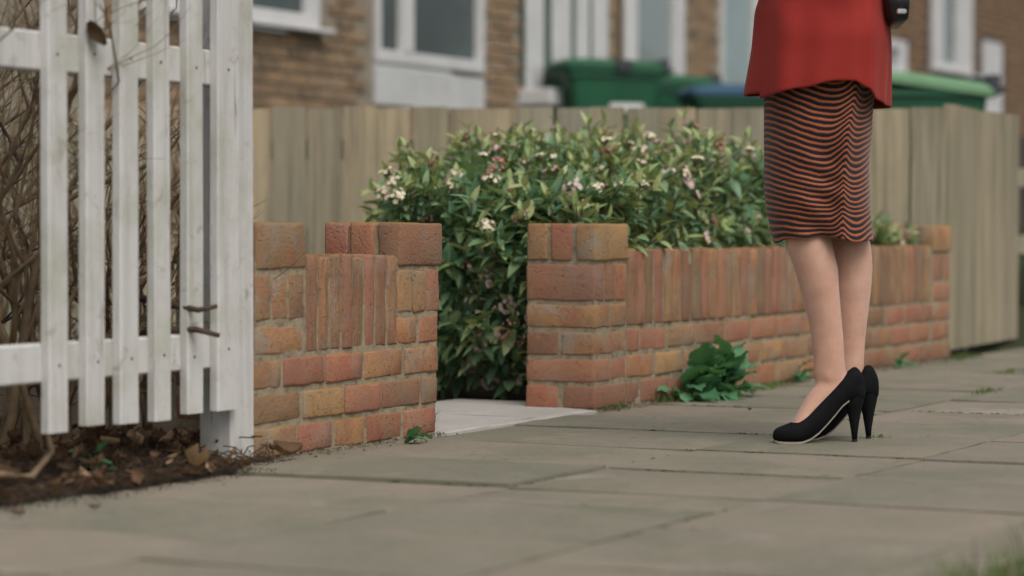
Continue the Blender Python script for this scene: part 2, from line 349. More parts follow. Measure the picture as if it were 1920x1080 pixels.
for (b0, b1), rows in zip(colsx, rowsx):
    for a0, a1 in zip(rows, rows[1:]):
        sid += 1; gap = random.uniform(.005, .008)
        o = slab_mesh(a1 - a0 - gap, b0 - b1 - .003, seed=sid).obj('paving_slab', M['paving'], pave, loc=((a0 + a1) / 2, (b0 + b1) / 2, random.uniform(-.003, .003)), rot=(R(random.uniform(-.35, .35)), R(random.uniform(-.35, .35)), 0))
        if abs(a0 + 2.44) < .01 and b0 > -.1: o.location.z = -.004
        if abs(a0 + 1.96) < .01 and b0 > -.1: o.location.z = .004; o.rotation_euler = (R(-.25), R(.2), 0)      # one flag stands proud of its neighbours
kerb = tag(empty('kerb', O, RZ), kind='structure')
for i in range(10):
    mb = MB(); mb.bbox(-.455, .455, -.06, .06, -.1, .004, .008); mb.obj('kerb_stone', M['paving'], kerb, loc=(-4 + i * .92, -1.868, 0))
path = tag(empty('garden_path', O, RZ), kind='structure')
for a0, a1, b0, b1 in ((-.895, -.33, .02, .56), (-.325, .24, .02, .56)):
    sid += 1; slab_mesh(a1 - a0 - .006, b1 - b0 - .006, seed=sid).obj('paving_slab', M['concrete'], path, loc=((a0 + a1) / 2, (b0 + b1) / 2, .004 + random.uniform(-.002, .002)))
# threshold flags in the gateway, flush with the wall face
for a0, a1 in ((-.898, -.40), (-.394, -.008)):
    sid += 1; slab_mesh(a1 - a0 - .004, .034, seed=sid).obj('paving_slab', M['concrete'], path, loc=((a0 + a1) / 2, .0005, .003))

# soil strip under the picket fence
n_a, n_b = 70, 34; v = []; f = []
for j in range(n_b + 1):
    for i in range(n_a + 1):
        a = -4.3 + 2.58 * i / n_a; e = -.10 + .03 * noise.noise(Vector((a * 4, 1, 0))) + .06 * max(0, (-2.2 - a)) * .5 + (.06 if a > -1.95 else 0) * min(1, (a + 1.95) * 6)
        e += .035 * noise.noise(Vector((a * 13, 5, 0))); b = e + (1.5 - e) * (j / n_b) ** 1.6
        q_ = min(1, (b - e) / .22); z = -.004 + .008 * min(1, (b - e) / .03) + .028 * q_ + .024 * noise.noise(Vector((a * 7, b * 7, 3))) * q_ + .006 * noise.noise(Vector((a * 25, b * 25, 3))) * min(1, (b - e) / .05)
        v.append((a, b, z))
f = [(j * (n_a + 1) + i, j * (n_a + 1) + i + 1, (j + 1) * (n_a + 1) + i + 1, (j + 1) * (n_a + 1) + i) for j in range(n_b) for i in range(n_a)]
tag(link('soil_bed', mesh('soil_bed', v, f, M['soil'], True), loc=O, rot=(0, 0, RZ)), kind='structure')

# ------------------------------------------------------------------ brick garden walls
def brick_variants(n, dims, mat, seed, div=(9, 4, 4), rnd=.006, rough=.0022, name='brick'):
    out = []
    for k in range(n):
        sd = Vector((seed * 9.1 + k * 13.7, k * 5.3, 0)); hx, hy, hz = (d / 2 for d in dims)
        vid = {}; vv = []; ff = []
        nx_, ny_, nz_ = div
        def vert(i, j, q):
            key = (i, j, q)
            if key in vid: return vid[key]
            def cc(i, n, h):                        # edge loops pulled close to the arris
                if i == 0: return -h
                if i == n: return h
                if i == 1: return -h + rnd * 1.3
                if i == n - 1: return h - rnd * 1.3
                return -h + 2 * h * i / n
            p = Vector((cc(i, nx_, hx), cc(j, ny_, hy), cc(q, nz_, hz)))
            ed = (i in (0, nx_)) + (j in (0, ny_)) + (q in (0, nz_))
            if ed >= 2:
                pull = rnd * (.32 if ed == 2 else .42) * (1 + 2.6 * max(0, noise.noise(p * 30 + sd) - .08) + .8 * noise.noise(p * 75 + sd))
                for ax, lim in ((0, hx), (1, hy), (2, hz)):
                    if abs(abs(p[ax]) - lim) < 1e-6: p[ax] -= math.copysign(pull, p[ax])
            p = p + Vector((noise.noise(p * 18 + sd), noise.noise(p * 18 + sd + Vector((7, 0, 0))), noise.noise(p * 18 + sd + Vector((0, 9, 0))))) * rough
            vid[key] = len(vv); vv.append(p); return vid[key]
        for i in range(nx_):
            for j in range(ny_):
                for q in (0, nz_): ff.append((vert(i, j, q), vert(i + 1, j, q), vert(i + 1, j + 1, q), vert(i, j + 1, q))[::1 if q else -1])
        for i in range(nx_):
            for q in range(nz_):
                for j in (0, ny_): ff.append((vert(i, j, q), vert(i + 1, j, q), vert(i + 1, j, q + 1), vert(i, j, q + 1))[::-1 if j else 1])
        for j in range(ny_):
            for q in range(nz_):
                for i in (0, nx_): ff.append((vert(i, j, q), vert(i, j + 1, q), vert(i, j + 1, q + 1), vert(i, j, q + 1))[::1 if i else -1])
        out.append(mesh(name, vv, ff, mat, True))
    return out
BV = brick_variants(8, (.215, .1025, .065), M['brick'], 1, rnd=.0052, rough=.0028); BVS = brick_variants(6, (.215, .1025, .065), M['brick_streak'], 4, rnd=.005, rough=.003)
rb = random.Random(21)
def brick(parent, x0, x1, y0, y1, z0, z1, axis='x', up='flat', lean=0.0):
    """one brick filling the given box; axis = direction of its long side, up: flat (bed down), edge (on edge), end (soldier)"""
    dx, dy, dz = x1 - x0, y1 - y0, z1 - z0; c = ((x0 + x1) / 2 + lean * (z0 + z1) / 2, (y0 + y1) / 2, (z0 + z1) / 2)
    if up == 'flat': l, w, h = (dx, dy, dz) if axis == 'x' else (dy, dx, dz); rot = Euler((0, 0, 0 if axis == 'x' else R(90)))
    elif up == 'edge':
        l, w, h = (dx, dz, dy) if axis == 'x' else (dy, dz, dx); rot = (Matrix.Rotation(0 if axis == 'x' else R(90), 3, 'Z') @ Matrix.Rotation(R(90), 3, 'X')).to_euler()
    else: l, w, h = dz, dy, dx; rot = Matrix.Rotation(R(90), 3, 'Y').to_euler()
    o = link('brick', rb.choice(BVS if up == 'end' else BV), parent, loc=(c[0], c[1] + rb.uniform(-.0025, .0025), c[2] + rb.uniform(-.001, .001)))
    o.rotation_euler = rot; o.rotation_euler.rotate_axis('Z', R(rb.uniform(-.5, .5)))
    o.scale = (l / .215, w / .1025, h / .065)
    return o
G = .010   # joint
def pier(parent, x, w=.212, d=.212, lean=0, flip=0, skip=0):
    zs = [0, .075, .15, .225]
    for k, z in enumerate(zs):
        z0, z1 = z, z + .065
        if (k + flip) % 2 == 0:      # two bricks running back from the face
            h = (w - G) / 2
            for q in (0, 1): brick(parent, x + q * (h + G), x + q * (h + G) + h, 0, d, z0, z1, 'y', lean=lean)
        else:
            h = (d - G) / 2
            for q in (0, 1): brick(parent, x, x + w, q * (h + G), q * (h + G) + h, z0, z1, 'x', lean=lean)
    th = (w - 2 * G) / 3
    for q in range(3): brick(parent, x + q * (th + G), x + q * (th + G) + th, 0, d, .30, .4025, 'y', 'edge', lean)
    th = (d - 2 * .011) / 3
    for q in range(3): brick(parent, x - .003, x + w + .003, -.003 + q * (th + .011), -.003 + q * (th + .011) + th, .4135, .516, 'x', 'edge', lean)

# right wall
rw = empty('garden_wall', O, RZ, 'long low brick garden wall right of the gateway, running behind the person in heels', 'wall')
pier(rw, 0, flip=1)
pier(rw, 3.05)
for k in range(3):
    z = k * .075; x = .222
    first = (.20 if k % 2 else .09)
    while x < 3.035:
        l = min(first + rb.uniform(-.008, .008), 3.04 - x); first = rb.choice([.2, .215, .21, .205])
        if l > .03: brick(rw, x, x + l, .002, .1045, z, z + .065)
        x += l + G
x = .222; topw = []
while x < 3.0:
    w = rb.uniform(.052, .066); brick(rw, x, min(x + w, 3.04), .0, .1025, .225, .44 + rb.uniform(-.005, .005), up='end'); x += w + rb.uniform(.006, .011)
mb = MB(); mb.box(.0035, .2085, .0035, .2085, -.05, .509); mb.box(3.0535, 3.2585, .0035, .2085, -.05, .509); mb.box(.2086, 3.0534, .0055, .099, -.05, .4335)
mb.obj('mortar', M['mortar'], rw)
# left wall
lw = empty('garden_wall', O, RZ, 'short brick garden wall between the white picket fence and the gateway', 'wall')
LN = .045
def course(parent, xs, z0, z1, lean=LN):
    for a, b in zip(xs, xs[1:]): brick(parent, a + G / 2, b - G / 2, .0, .1025, z0, z1, lean=lean)
SH = -.008
course(lw, [q + SH for q in (-1.735, -1.55, -1.39, -1.245, -1.07, -.90)], .0, .065)
course(lw, [q + SH for q in (-1.735, -1.53, -1.347, -1.1735, -.987, -.90)], .075, .14)
course(lw, [q + SH for q in (-1.735, -1.615, -1.435, -1.26, -1.07, -.90)], .15, .215)
x = -1.732 + SH
brick(lw, x, x + .2, 0, .1025, .225, .29, lean=LN); brick(lw, x, x + .2, .112, .212, .225, .29, lean=LN)
for q in range(3): brick(lw, x + q * .069, x + q * .069 + .063, 0, .212, .30, .4025, 'y', 'edge', LN)
for q in range(3): brick(lw, x, x + .2, q * .072, q * .072 + .064, .4135, .516, 'x', 'edge', LN)
x = -1.105 + SH
for q in range(2): brick(lw, x + q * .105, x + q * .105 + (.095 if q == 0 else .098), 0, .212, .225, .29, 'y', lean=LN)
for q in range(3): brick(lw, x + q * .069, x + q * .069 + .0655, 0, .212, .30, .4025, 'y', 'edge', LN)
for q in range(3): brick(lw, x - .004, x + .21, q * .073 - .003, q * .073 + .061, .4135, .516, 'x', 'edge', LN)
for k in range(3): brick(lw, x, x + .205, .112, .212, k * .075, k * .075 + .065, lean=LN); brick(lw, -1.74, -1.54, .112, .212, k * .075, k * .075 + .065, lean=LN)
w8 = (1.523 - 1.108) / 8
for q in range(8):
    a = -1.523 + SH + q * w8; brick(lw, a + .0032, a + w8 - .0032, .0, .1025, .225, .44 + rb.uniform(-.004, .004), up='end', lean=LN)
mb = MB()
def lean_box(x0, x1, y0, y1, z0, z1):
    n0 = len(mb.v); mb.box(x0, x1, y0, y1, z0, z1)
    for i in range(n0, len(mb.v)): mb.v[i].x += LN * mb.v[i].z
lean_box(-1.739, -1.543, .004, .2085, -.05, .508); lean_box(-1.109, -.9125, .004, .2085, -.05, .508); lean_box(-1.5429, -1.1091, .0045, .099, -.05, .432)
mb.obj('mortar', M['mortar'], lw)

# ------------------------------------------------------------------ white picket fence
pf = empty('picket_fence', O, RZ, 'white painted wooden picket fence standing in the soil on the left', 'fence')
def picket(x, w, z0, z1, seed, th=.02):
    rnd = random.Random(seed); mb = MB(); rings = []; b = .003
    for k in range(9):
        t_ = k / 8; z = z0 + (z1 - .06 - z0) * t_; dx = .0015 * noise.noise(Vector((seed, z * 5, 0))); w_ = w / 2 + .001 * noise.noise(Vector((seed + 5, z * 6, 0)))
        rings.append([(-w_ + dx + b, 0, z), (w_ + dx - b, 0, z), (w_ + dx, b, z), (w_ + dx, th, z), (-w_ + dx, th, z), (-w_ + dx, b, z)])
    rings.append([(p[0] * .25, p[1], z1) for p in rings[-1]])
    mb.loft(rings); return mb
PX = [(-2.498, -2.439), (-2.380, -2.321), (-2.270, -2.207), (-2.1485, -2.094), (-2.035, -1.979), (-1.925, -1.842), (-2.735, -2.675), (-2.855, -2.795), (-2.975, -2.915), (-3.095, -3.035), (-3.215, -3.155)]
for k, (a, b) in enumerate(PX):
    picket(0, b - a, .115 + random.uniform(-.004, .006), 1.16, k * 3.1).obj('picket', M['white_paint'], pf, loc=((a + b) / 2, -.034, 0), rot=(0, R(random.uniform(-.25, .25)), R(random.uniform(-1.5, 1.5))))
for a, b in PX:
    for z in (.245, .838):
        mb = MB(); mb.ball(((a + b) / 2 + random.uniform(-.008, .008), -.0345, z + random.uniform(-.008, .008)), (.003, .002, .003), 8, 6); mb.obj('nail_head', M['dark_twig'], pf, True)
for z0, z1 in ((.208, .283), (.800, .875)):
    mb = MB(); mb.bbox(-3.4, -1.838, -.0135, .027, z0, z1, .004); mb.obj('rail', M['white_paint'], pf)
mb = MB(); mb.bbox(-1.837, -1.748, -.0115, .075, -.2, 1.22, .006); po = mb.obj('post', M['white_paint'], pf)
mb = MB(); mb.bbox(-3.42, -3.34, .03, .11, -.2, 1.22, .006); mb.obj('post', M['white_paint'], pf)

# ------------------------------------------------------------------ close-board fence across the garden and its return
def board_fence(parent, n, pitch, h, th=.02, seed=0):
    rnd = random.Random(seed); vs = []
    for k in range(5):
        mb = MB(); w = pitch * .5
        rings = []
        for q in range(6):
            z = .02 + (1 - .02) * q / 5
            e1 = .003 * noise.noise(Vector((k * 3.3, q * .9, 0))); e2 = .003 * noise.noise(Vector((k * 3.3, q * .9, 4))); rings.append([(-w * .955 + e1, 0, z), (w * .955 + e2, -.010, z), (w * .955 + e2, -.010 + th * .45, z), (-w * .955 + e1, th, z)])
        mb.loft(rings); vs.append(mb.mesh('board', M['timber']))
    for k in range(n):
        link('board', rnd.choice(vs), parent, loc=((k + .5) * pitch, rnd.uniform(-.003, .003), 0), rot=(0, R(rnd.uniform(-.3, .3)), R(rnd.uniform(-1, 1))), scale=(1, 1, h + rnd.uniform(-.006, .006)))
    for z in (.2, .78):
        mb = MB(); mb.bbox(0, n * pitch, .022, .065, z, z + .08, .004); mb.obj('rail', M['timber'], parent)
    for k in range(3):
        mb = MB(); x = .02 + (n * pitch - .14) * k / 2; mb.bbox(x, x + .09, .07, .16, -.2, h - .03, .005); mb.obj('post', M['timber'], parent)
bf = empty('board_fence', (-2.66, 10.2, 0), 0, 'grey-brown close-board timber fence across the garden behind the flowering shrub', 'fence')
board_fence(bf, 31, .1415, .985, seed=3)
bf2 = empty('board_fence', (1.735, 10.19, 0), R(66), 'short return of grey timber boards past the far end of the brick wall', 'fence')
board_fence(bf2, 8, .148, .995, seed=5)
rfz = empty('rail_fence', (2.24, 12.2, 0), R(8), 'grey post and rail fence glimpsed at the right edge past the timber boards', 'fence')
for z in (.38, .70): mb = MB(); mb.bbox(0, 2.2, 0, .045, z, z + .09, .004); mb.obj('rail', M['timber'], rfz)
for x in (.25, 1.2, 2.1): mb = MB(); mb.bbox(x, x + .09, .05, .14, -.1, .95, .005); mb.obj('post', M['timber'], rfz)

# ------------------------------------------------------------------ houses
def house_bricks(parent, x0, x1, z0, z1, holes, mat, rot_seed, limit=300, near=lambda x, z: x):
    vs = []
    rnd = random.Random(rot_seed)
    for w_, nm in ((.213, 's'), (.1, 'h')):
        mb = MB(); mb.bbox(-w_ / 2, w_ / 2, 0, .10, 0, .064, .005); vs.append(mb.mesh('brick', mat))
    lst = []
    k = 0; z = z0
    while z < z1:
        x = x0 + (.1125 if k % 2 else 0)
        while x < x1:
            cx, cz = x + .1125, z + .032
            ok = True
            for hx0, hx1, hz0, hz1 in holes:
                if hx0 - .108 < cx < hx1 + .108 and hz0 - .032 < cz < hz1 + .032: ok = False
            if ok: lst.append((cx, z))
            x += .225
        k += 1; z += .075
    lst.sort(key=lambda p: near(p[0], p[1]))
    for cx, z in lst[:limit]: link('brick', vs[0], parent, loc=(cx, rnd.uniform(-.002, .002), z))
    rest = lst[limit:]
    if rest:
        mb = MB()
        for cx, z in rest: mb.box(cx - .1065, cx + .1065, 0, .1, z, z + .064)
        tag(mb.obj('brickwork', mat, parent), kind='stuff')

def window(parent, x0, x1, z0, z1, mull=(), pane='pane_dark', panel=0, fw=.09, sill=True, board=None):
    w = empty('window', (0, 0, 0)); w.parent = parent
    mb = MB()
    xs = [x0] + list(mull) + [x1]
    mb.bbox(x0, x0 + fw, -.02, .07, z0, z1, .006); mb.bbox(x1 - fw * 1.5, x1, -.02, .07, z0, z1, .006)
    mb.bbox(x0 + fw + .001, x1 - fw * 1.5 - .001, -.018, .068, z1 - .09, z1, .006); mb.bbox(x0 + fw + .001, x1 - fw * 1.5 - .001, -.018, .068, z0, z0 + .08, .006)
    for m_ in mull: mb.bbox(m_ - .07, m_ + .07, -.022, .066, z0 + .081, z1 - .091, .006)
    mb.obj('frame', M['house_white'], w)
    ed = [x0 + fw] + [q for m_ in mull for q in (m_ - .07, m_ + .07)] + [x1 - fw * 1.5]
    for a, b in zip(ed[::2], ed[1::2]):
        p = MB(); p.box(a - .01, b + .01, .03, .045, z0 + .07, z1 - .08); p.obj('pane', M[pane], w)
    if panel: p = MB(); p.bbox(x0 - .01, x1 + .01, -.012, .06, z0 - panel, z0 - .032, .006); p.obj('panel', M['render_white'], w)
    if sill: p = MB(); p.bbox(x0 - .03, x1 + .06, -.09, .05, z0 - .03, z0 + .001, .006); p.obj('sill', M['house_white'], w)
    return w
H0 = Vector((-.867, 16, 0))
hs1 = empty('house', H0, RZ, 'tan brick house with white-framed windows and a pale blue door behind the board fence', 'house')
holes = [(-2.5, -.62, 1.66, 3.0), (.02, 1.475, 1.28, 3.0), (2.05, 3.50, .3, 3.0), (3.86, 4.91, 1.5, 3.0), (5.67, 6.53, .3, 3.0)]
mb = MB(); 
def wallbox(x0, x1, z0, z1, y0=.012): mb.box(x0, x1, y0 + random.uniform(0, .0005), .24, z0, z1)
# backing wall in strips round the openings
edges = [-5.5, -2.5, -.62, .02, 1.475, 2.05, 3.50, 3.86, 4.91, 5.67, 6.53, 7.55]
for a, b in zip(edges, edges[1:]):
    hole = [h for h in holes if abs(h[0] - a) < .01]
    if hole: wallbox(a, b, 0, hole[0][2]); wallbox(a, b, hole[0][3], 5.3)
    else: wallbox(a, b, 0, 5.3)
mb.obj('wall', M['house_mortar'], hs1)
hz = lambda x, z: x + (0 if 1.2 < z < 2.5 else 50)
house_bricks(hs1, -2.9, 7.5, .98, 2.74, holes, M['house_brick'], 4, 300, hz)
mb = MB(); mb.bbox(-5.6, 7.55, -.35, 8.2, 5.3, 5.45, .02); rings = [[(-5.6, -.35, 5.451), (7.55, -.35, 5.451), (7.55, 8.2, 5.451), (-5.6, 8.2, 5.451)], [(-5.6, 3.9, 7.6), (7.55, 3.9, 7.6), (7.55, 4.0, 7.6), (-5.6, 4.0, 7.6)]]; mb.loft(rings)
mb.obj('roof', M['roof'], hs1)
wA = window(hs1, -2.46, -.66, 1.70, 3.0, (-1.5,), 'pane_dark')
window(hs1, .034, 1.473, 1.55, 3.0, (.425,), 'pane_dark', panel=.27, fw=.045, sill=False)
window(hs1, 3.87, 4.90, 1.53, 3.0, (), 'pane_pale', fw=.12)
# glazed porch screen
pr = empty('porch_screen', (0, 0, 0)); pr.parent = hs1
for k, (a, b) in enumerate(((2.115, 2.41), (2.53, 2.85), (2.93, 3.16), (3.215, 3.49))):
    q = MB(); q.bbox(a + .02, b - .02, -.012, .05, .56 if k != 0 else 1.476, 3.0, .008); q.obj('upright', M['house_white'], pr)
q = MB(); q.box(2.10, 3.5, .012, .045, .56, 3.0); q.obj('pane', M['pane_green'], pr)
q = MB(); q.bbox(2.03, 2.62, -.24, .05, 1.36, 1.475, .01); q.obj('plinth', M['house_white'], pr)
dr = empty('door', (0, 0, 0)); dr.parent = hs1
q = MB(); q.bbox(5.70, 6.38, .01, .06, .56, 2.9, .01); q.obj('door_leaf', M['door_blue'], dr)
q = MB(); q.bbox(6.385, 6.53, -.03, .07, .56, 2.99, .01); q.bbox(5.67, 5.698, -.03, .07, .56, 2.99, .006); q.obj('frame', M['house_white'], dr)
q = MB(); q.tube([(3.68, -.07, .5), (3.68, -.07, 5.3)], .045, 10); q.obj('downpipe', M['house_white'], hs1)
# house farther along
hs2 = empty('house', H0 + U * 7.56, RZ, 'dark brown brick house with small white windows at the upper right', 'house')
off = 7.56
holes2 = [(9.7 - off, 10.5 - off, 1.98, 2.36), (11.3 - off, 12.7 - off, 2.1, 3.4), (13.1 - off, 13.8 - off, 1.7, 2.55)]
mb = MB()
ed2 = [0.0, 9.7 - off, 10.5 - off, 11.3 - off, 12.7 - off, 13.1 - off, 13.8 - off, 10.5]
for a, b in zip(ed2, ed2[1:]):
    hole = [h for h in holes2 if abs(h[0] - a) < .01]
    if hole: wallbox(a, b, 0, hole[0][2]); wallbox(a, b, hole[0][3], 5.6)
    else: wallbox(a, b, 0, 5.6)
mb.obj('wall', M['house_mortar_dark'], hs2)
house_bricks(hs2, 1.5, 10.2, 1.55, 3.3, holes2, M['house_brick_dark'], 6, 300, lambda x, z: x + (0 if 1.7 < z < 3.0 else 50))
mb = MB(); mb.bbox(.01, 10.6, -.35, 8.2, 5.6, 5.75, .02); mb.loft([[(.01, -.35, 5.751), (10.6, -.35, 5.751), (10.6, 8.2, 5.751), (.01, 8.2, 5.751)], [(.01, 3.9, 7.9), (10.6, 3.9, 7.9), (10.6, 4.0, 7.9), (.01, 4.0, 7.9)]]); mb.obj('roof', M['roof'], hs2)
window(hs2, 9.72 - off, 10.48 - off, 2.0, 2.35, (), 'pane_pale', fw=.16)
window(hs2, 11.32 - off, 12.68 - off, 2.14, 3.4, (), 'pane_pale', fw=.34)
window(hs2, 13.12 - off, 13.78 - off, 1.72, 2.54, (), 'pane_pale', fw=.24)

# ------------------------------------------------------------------ wheelie bins
def rr(cx, cy, hx, hy, z, r=.05, n=4):
    p = []
    for sx, sy, a0 in ((1, 1, 0), (-1, 1, 90), (-1, -1, 180), (1, -1, 270)):
        for k in range(n + 1):
            a = R(a0 + 90 * k / n); p.append((cx + sx * (hx - r) + r * math.cos(a), cy + sy * (hy - r) + r * math.sin(a), z))
    return p
def wheelie_bin(loc, rz, lidmat, label, tilt=0, sticker=False, scale=1):
    """long side along local x, hinge and handle at +x"""
    b = empty('wheelie_bin', loc, rz, label, 'bin', 'wheeled rubbish bins behind the board fence'); b.scale = (scale,) * 3
    m = MB()
    m.loft([rr(.02, 0, .26, .21, .05), rr(.01, 0, .30, .24, .5), rr(0, 0, .335, .268, .93), rr(0, 0, .335, .268, .95), rr(0, 0, .36, .29, .952), rr(0, 0, .36, .29, .99)])
    for y in (-.1, .1): m.bbox(-.25, .27, y * 2.35 - .012, y * 2.35 + .012, .55, .9, .006)
    m.obj('body', M['bin_green'], b, False)
    m = MB()
    m.loft([rr(-.01, 0, .385, .305, 0, .06), rr(-.01, 0, .385, .305, .035, .06), rr(0, 0, .345, .27, .07, .07), rr(.03, 0, .22, .16, .088, .08)])
    m.bbox(-.425, -.385, -.1, .1, .005, .025, .004)
    lo = m.obj('lid', M[lidmat], b, False, loc=(0, 0, .995), rot=(0, R(tilt), 0))
    m = MB(); m.tube([(.36, -.24, .96), (.43, -.24, 1.0), (.43, .24, 1.0), (.36, .24, .96)], .02, 8)
    for y in (-.2, 0, .2): m.bbox(.345, .42, y - .035, y + .035, .985, 1.085, .01)
    m.obj('handle', M['bin_black'], b, True)
    for y in (-.245, .245):
        m = MB(); m.tube([(.27, y - .025, .1), (.27, y + .025, .1)], .1, 18); m.obj('wheel', M['bin_black'], b)
    if sticker: m = MB(); m.bbox(-.04, .21, -.2752, -.264, .70, .76, .002); m.obj('label_plate', M['paper'], b)
    return b
def at_bin(px, Z): return ((px - 960) / 4800 * Z, Z)
X, Y = at_bin(1134, 18.0); b1 = wheelie_bin((X, Y, .635), R(14), 'lid_green', 'green wheelie bin with a white plate on its side, nearest the white porch', tilt=2, sticker=True, scale=.97)
m = MB(); m.bbox(-.01, .11, -.325, -.29, -.01, .075, .008); m.obj('lid_clip', M['bin_black'], b1, loc=(0, 0, .995))
X, Y = at_bin(1236, 18.95); wheelie_bin((X, Y, .59), R(14), 'lid_green', 'green wheelie bin between the plated bin and the blue-lidded one', 2.5, scale=.97)
X, Y = at_bin(1378, 18.0); wheelie_bin((X, Y, .45), R(8), 'lid_blue', 'green wheelie bin with a blue lid beside the red jacket', scale=.98)
X, Y = at_bin(1722, 14.4); wheelie_bin((X, Y, .33), R(10), 'lid_pale', 'wheelie bin with a faded pale green lid right of the person', 7, scale=.95)

# ------------------------------------------------------------------ leaves
def leaf_mesh(mb, m, l, w, fold=.25, curl=.2, mi=0, tint=0, n=4):
    """pointed leaf with a folded midrib, growing along +x"""
    v = []; f = []
    for i in range(n + 1):
        t_ = i / n; hw = w * .5 * math.sin(math.pi * min(1, t_ * .93 + .07) ** .85) ** .9 if 0 < i < n else (.0006 if i else w * .06)
        x = l * t_; z = -curl * l * t_ * t_
        v += [m @ Vector((x, -hw, z + fold * hw)), m @ Vector((x, 0, z)), m @ Vector((x, hw, z + fold * hw))]
    for i in range(n):
        a = i * 3; f += [(a, a + 3, a + 4, a + 1), (a + 1, a + 4, a + 5, a + 2)]
    mb.add(v, f, mi, tint)
def frame(d, up=Vector((0, 0, 1)), roll=0):
    d = d.normalized(); s_ = up.cross(d)
    if s_.length < 1e-3: s_ = Vector((1, 0, 0)).cross(d)
    s_.normalize(); n_ = d.cross(s_)
    m = Matrix((d, s_, n_)).transposed(); return (m @ Matrix.Rotation(roll, 3, 'X')).to_4x4()

# flowering evergreen shrub behind the right wall
sh = empty('flowering_shrub', L(1.2, .6), RZ, 'dense glossy evergreen shrub with pinkish white flower clusters behind the brick wall', 'shrub')
INV = Matrix.Translation(Vector((-1.2, -.6, 0)))
rs = random.Random(11)
def crown_h(a, b):
    h = interp(a, [(.05, .58), (.3, .66), (.7, .755), (1.0, .80), (1.4, .81), (1.75, .82), (2.05, .72), (2.4, .60), (3.0, .54)])
    h *= 1 - .28 * min(1.3, abs((b - .6) / .6)) ** 3
    return h - .035 + .12 * noise.noise(Vector((a * 4.0, b * 4.0, 2))) + .035 * noise.noise(Vector((a * 11, b * 11, 5)))
twigs = MB(); LEAVES = []; FLOWERS = []
def sprig(base, d, ln, pairs, young, flower, ls=1.0, rank=0):
    d = d.normalized(); pts = [base + d * (ln * k / 4) + Vector((0, 0, .012 * (k / 4) ** 2)) for k in range(5)]
    twigs.tube(pts, [.0028, .0025, .0022, .0018, .0012], 4, cap=False)
    roll0 = rs.uniform(0, math.pi)
    a = d.cross(Vector((.1, .2, 1)));
    if a.length < .05: a = d.cross(Vector((1, 0, 0)))
    a.normalize(); b = d.cross(a)
    for k in range(pairs):
        t_ = .12 + .86 * k / max(1, pairs - 1); p = base + d * (ln * t_); tip = k == pairs - 1
        for s_ in (0, math.pi):
            ang = roll0 + k * math.pi / 2 + s_ + rs.uniform(-.35, .35)
            sp = rs.uniform(.8, 1.35) if not tip else rs.uniform(.45, .8)
            ld = d * math.cos(sp) + (a * math.cos(ang) + b * math.sin(ang)) * math.sin(sp)
            ld.z += .08
            l = ls * (rs.uniform(.045, .092) if not tip else rs.uniform(.042, .068))
            m = Matrix.Translation(p) @ frame(ld, Vector((0, 0, 1)) if abs(ld.z) < .93 else d, rs.uniform(-.5, .5))
            LEAVES.append((m, l, 1 if (young and tip) or (young and k == pairs - 2 and rs.random() < .4) else 0, rank))
    if flower: FLOWERS.append((base + d * (ln + .006), d, rank))
for _ in range(720):      # top of the crown
    a = rs.uniform(.15, 2.95); b = rs.uniform(.10, 1.12); h = crown_h(a, b)
    if h < .42 or b > .74 + .75 * max(0, a - .3): continue
    d = Vector(((a - 1.5) * .18 + rs.uniform(-.45, .45), (b - .6) * .7 + rs.uniform(-.45, .45), 1))
    if a < .6: d.x -= .5 * (.6 - a) / .4
    tall = rs.random() < .18; ln = rs.uniform(.09, .15) * (1.75 if tall else 1)
    base = Vector((a, b, h - ln * .75 - (.0 if tall else rs.uniform(0, .05))))
    sprig(base, d, ln, rs.choice([4, 5, 5]), rs.random() < .75, rs.random() < .22, .84, 1)
for _ in range(330):      # flank beside the path, down to the ground
    b = rs.uniform(.13, 1.1); z = rs.uniform(.015, .74)
    hh = crown_h(.3, b)
    if z > hh: continue
    a = .30 + .06 * noise.noise(Vector((b * 6, z * 6, 8))) + rs.uniform(-.03, .10) + (.10 if z < .12 else 0) + 1.1 * max(0, b - .68)
    d = Vector((-1, rs.uniform(-.5, .5) + (b - .6) * .4, rs.uniform(-.15, .75))); ln = rs.uniform(.08, .13)
    sprig(Vector((a, b, z)), d, ln, rs.choice([4, 5]), rs.random() < .36, rs.random() < .16, 1.0, 2)
for _ in range(150):      # leaning over the coping
    a = rs.uniform(.24, 2.95); z = rs.uniform(.40, max(.45, crown_h(a, .15)))
    sprig(Vector((a, rs.uniform(.10, .17), z)), Vector((rs.uniform(-.5, .5), -.9, rs.uniform(.1, .8))), rs.uniform(.07, .12), 4, rs.random() < .5, rs.random() < .16, .9, 1)
for _ in range(120):      # back edge, seen over the fence side
    a = rs.uniform(.8, 2.9); b = rs.uniform(1.05, 1.15); z = rs.uniform(.25, max(.3, crown_h(a, 1.1)))
    sprig(Vector((a, b, z)), Vector((rs.uniform(-.5, .5), 1, rs.uniform(.1, .8))), rs.uniform(.07, .12), 4, rs.random() < .4, rs.random() < .1, 1, 0)
for _ in range(330):      # inside
    b = rs.uniform(.2, 1.0); a = rs.uniform(.36 + max(0, b - .66) * 1.2, 2.8); z = rs.uniform(.04, max(.1, crown_h(a, b) - .12))
    sprig(Vector((a, b, z)), Vector((rs.uniform(-1, .6), rs.uniform(-.6, .6), rs.uniform(.1, .8))), rs.uniform(.08, .14), 4, False, False, 1.1, 0)
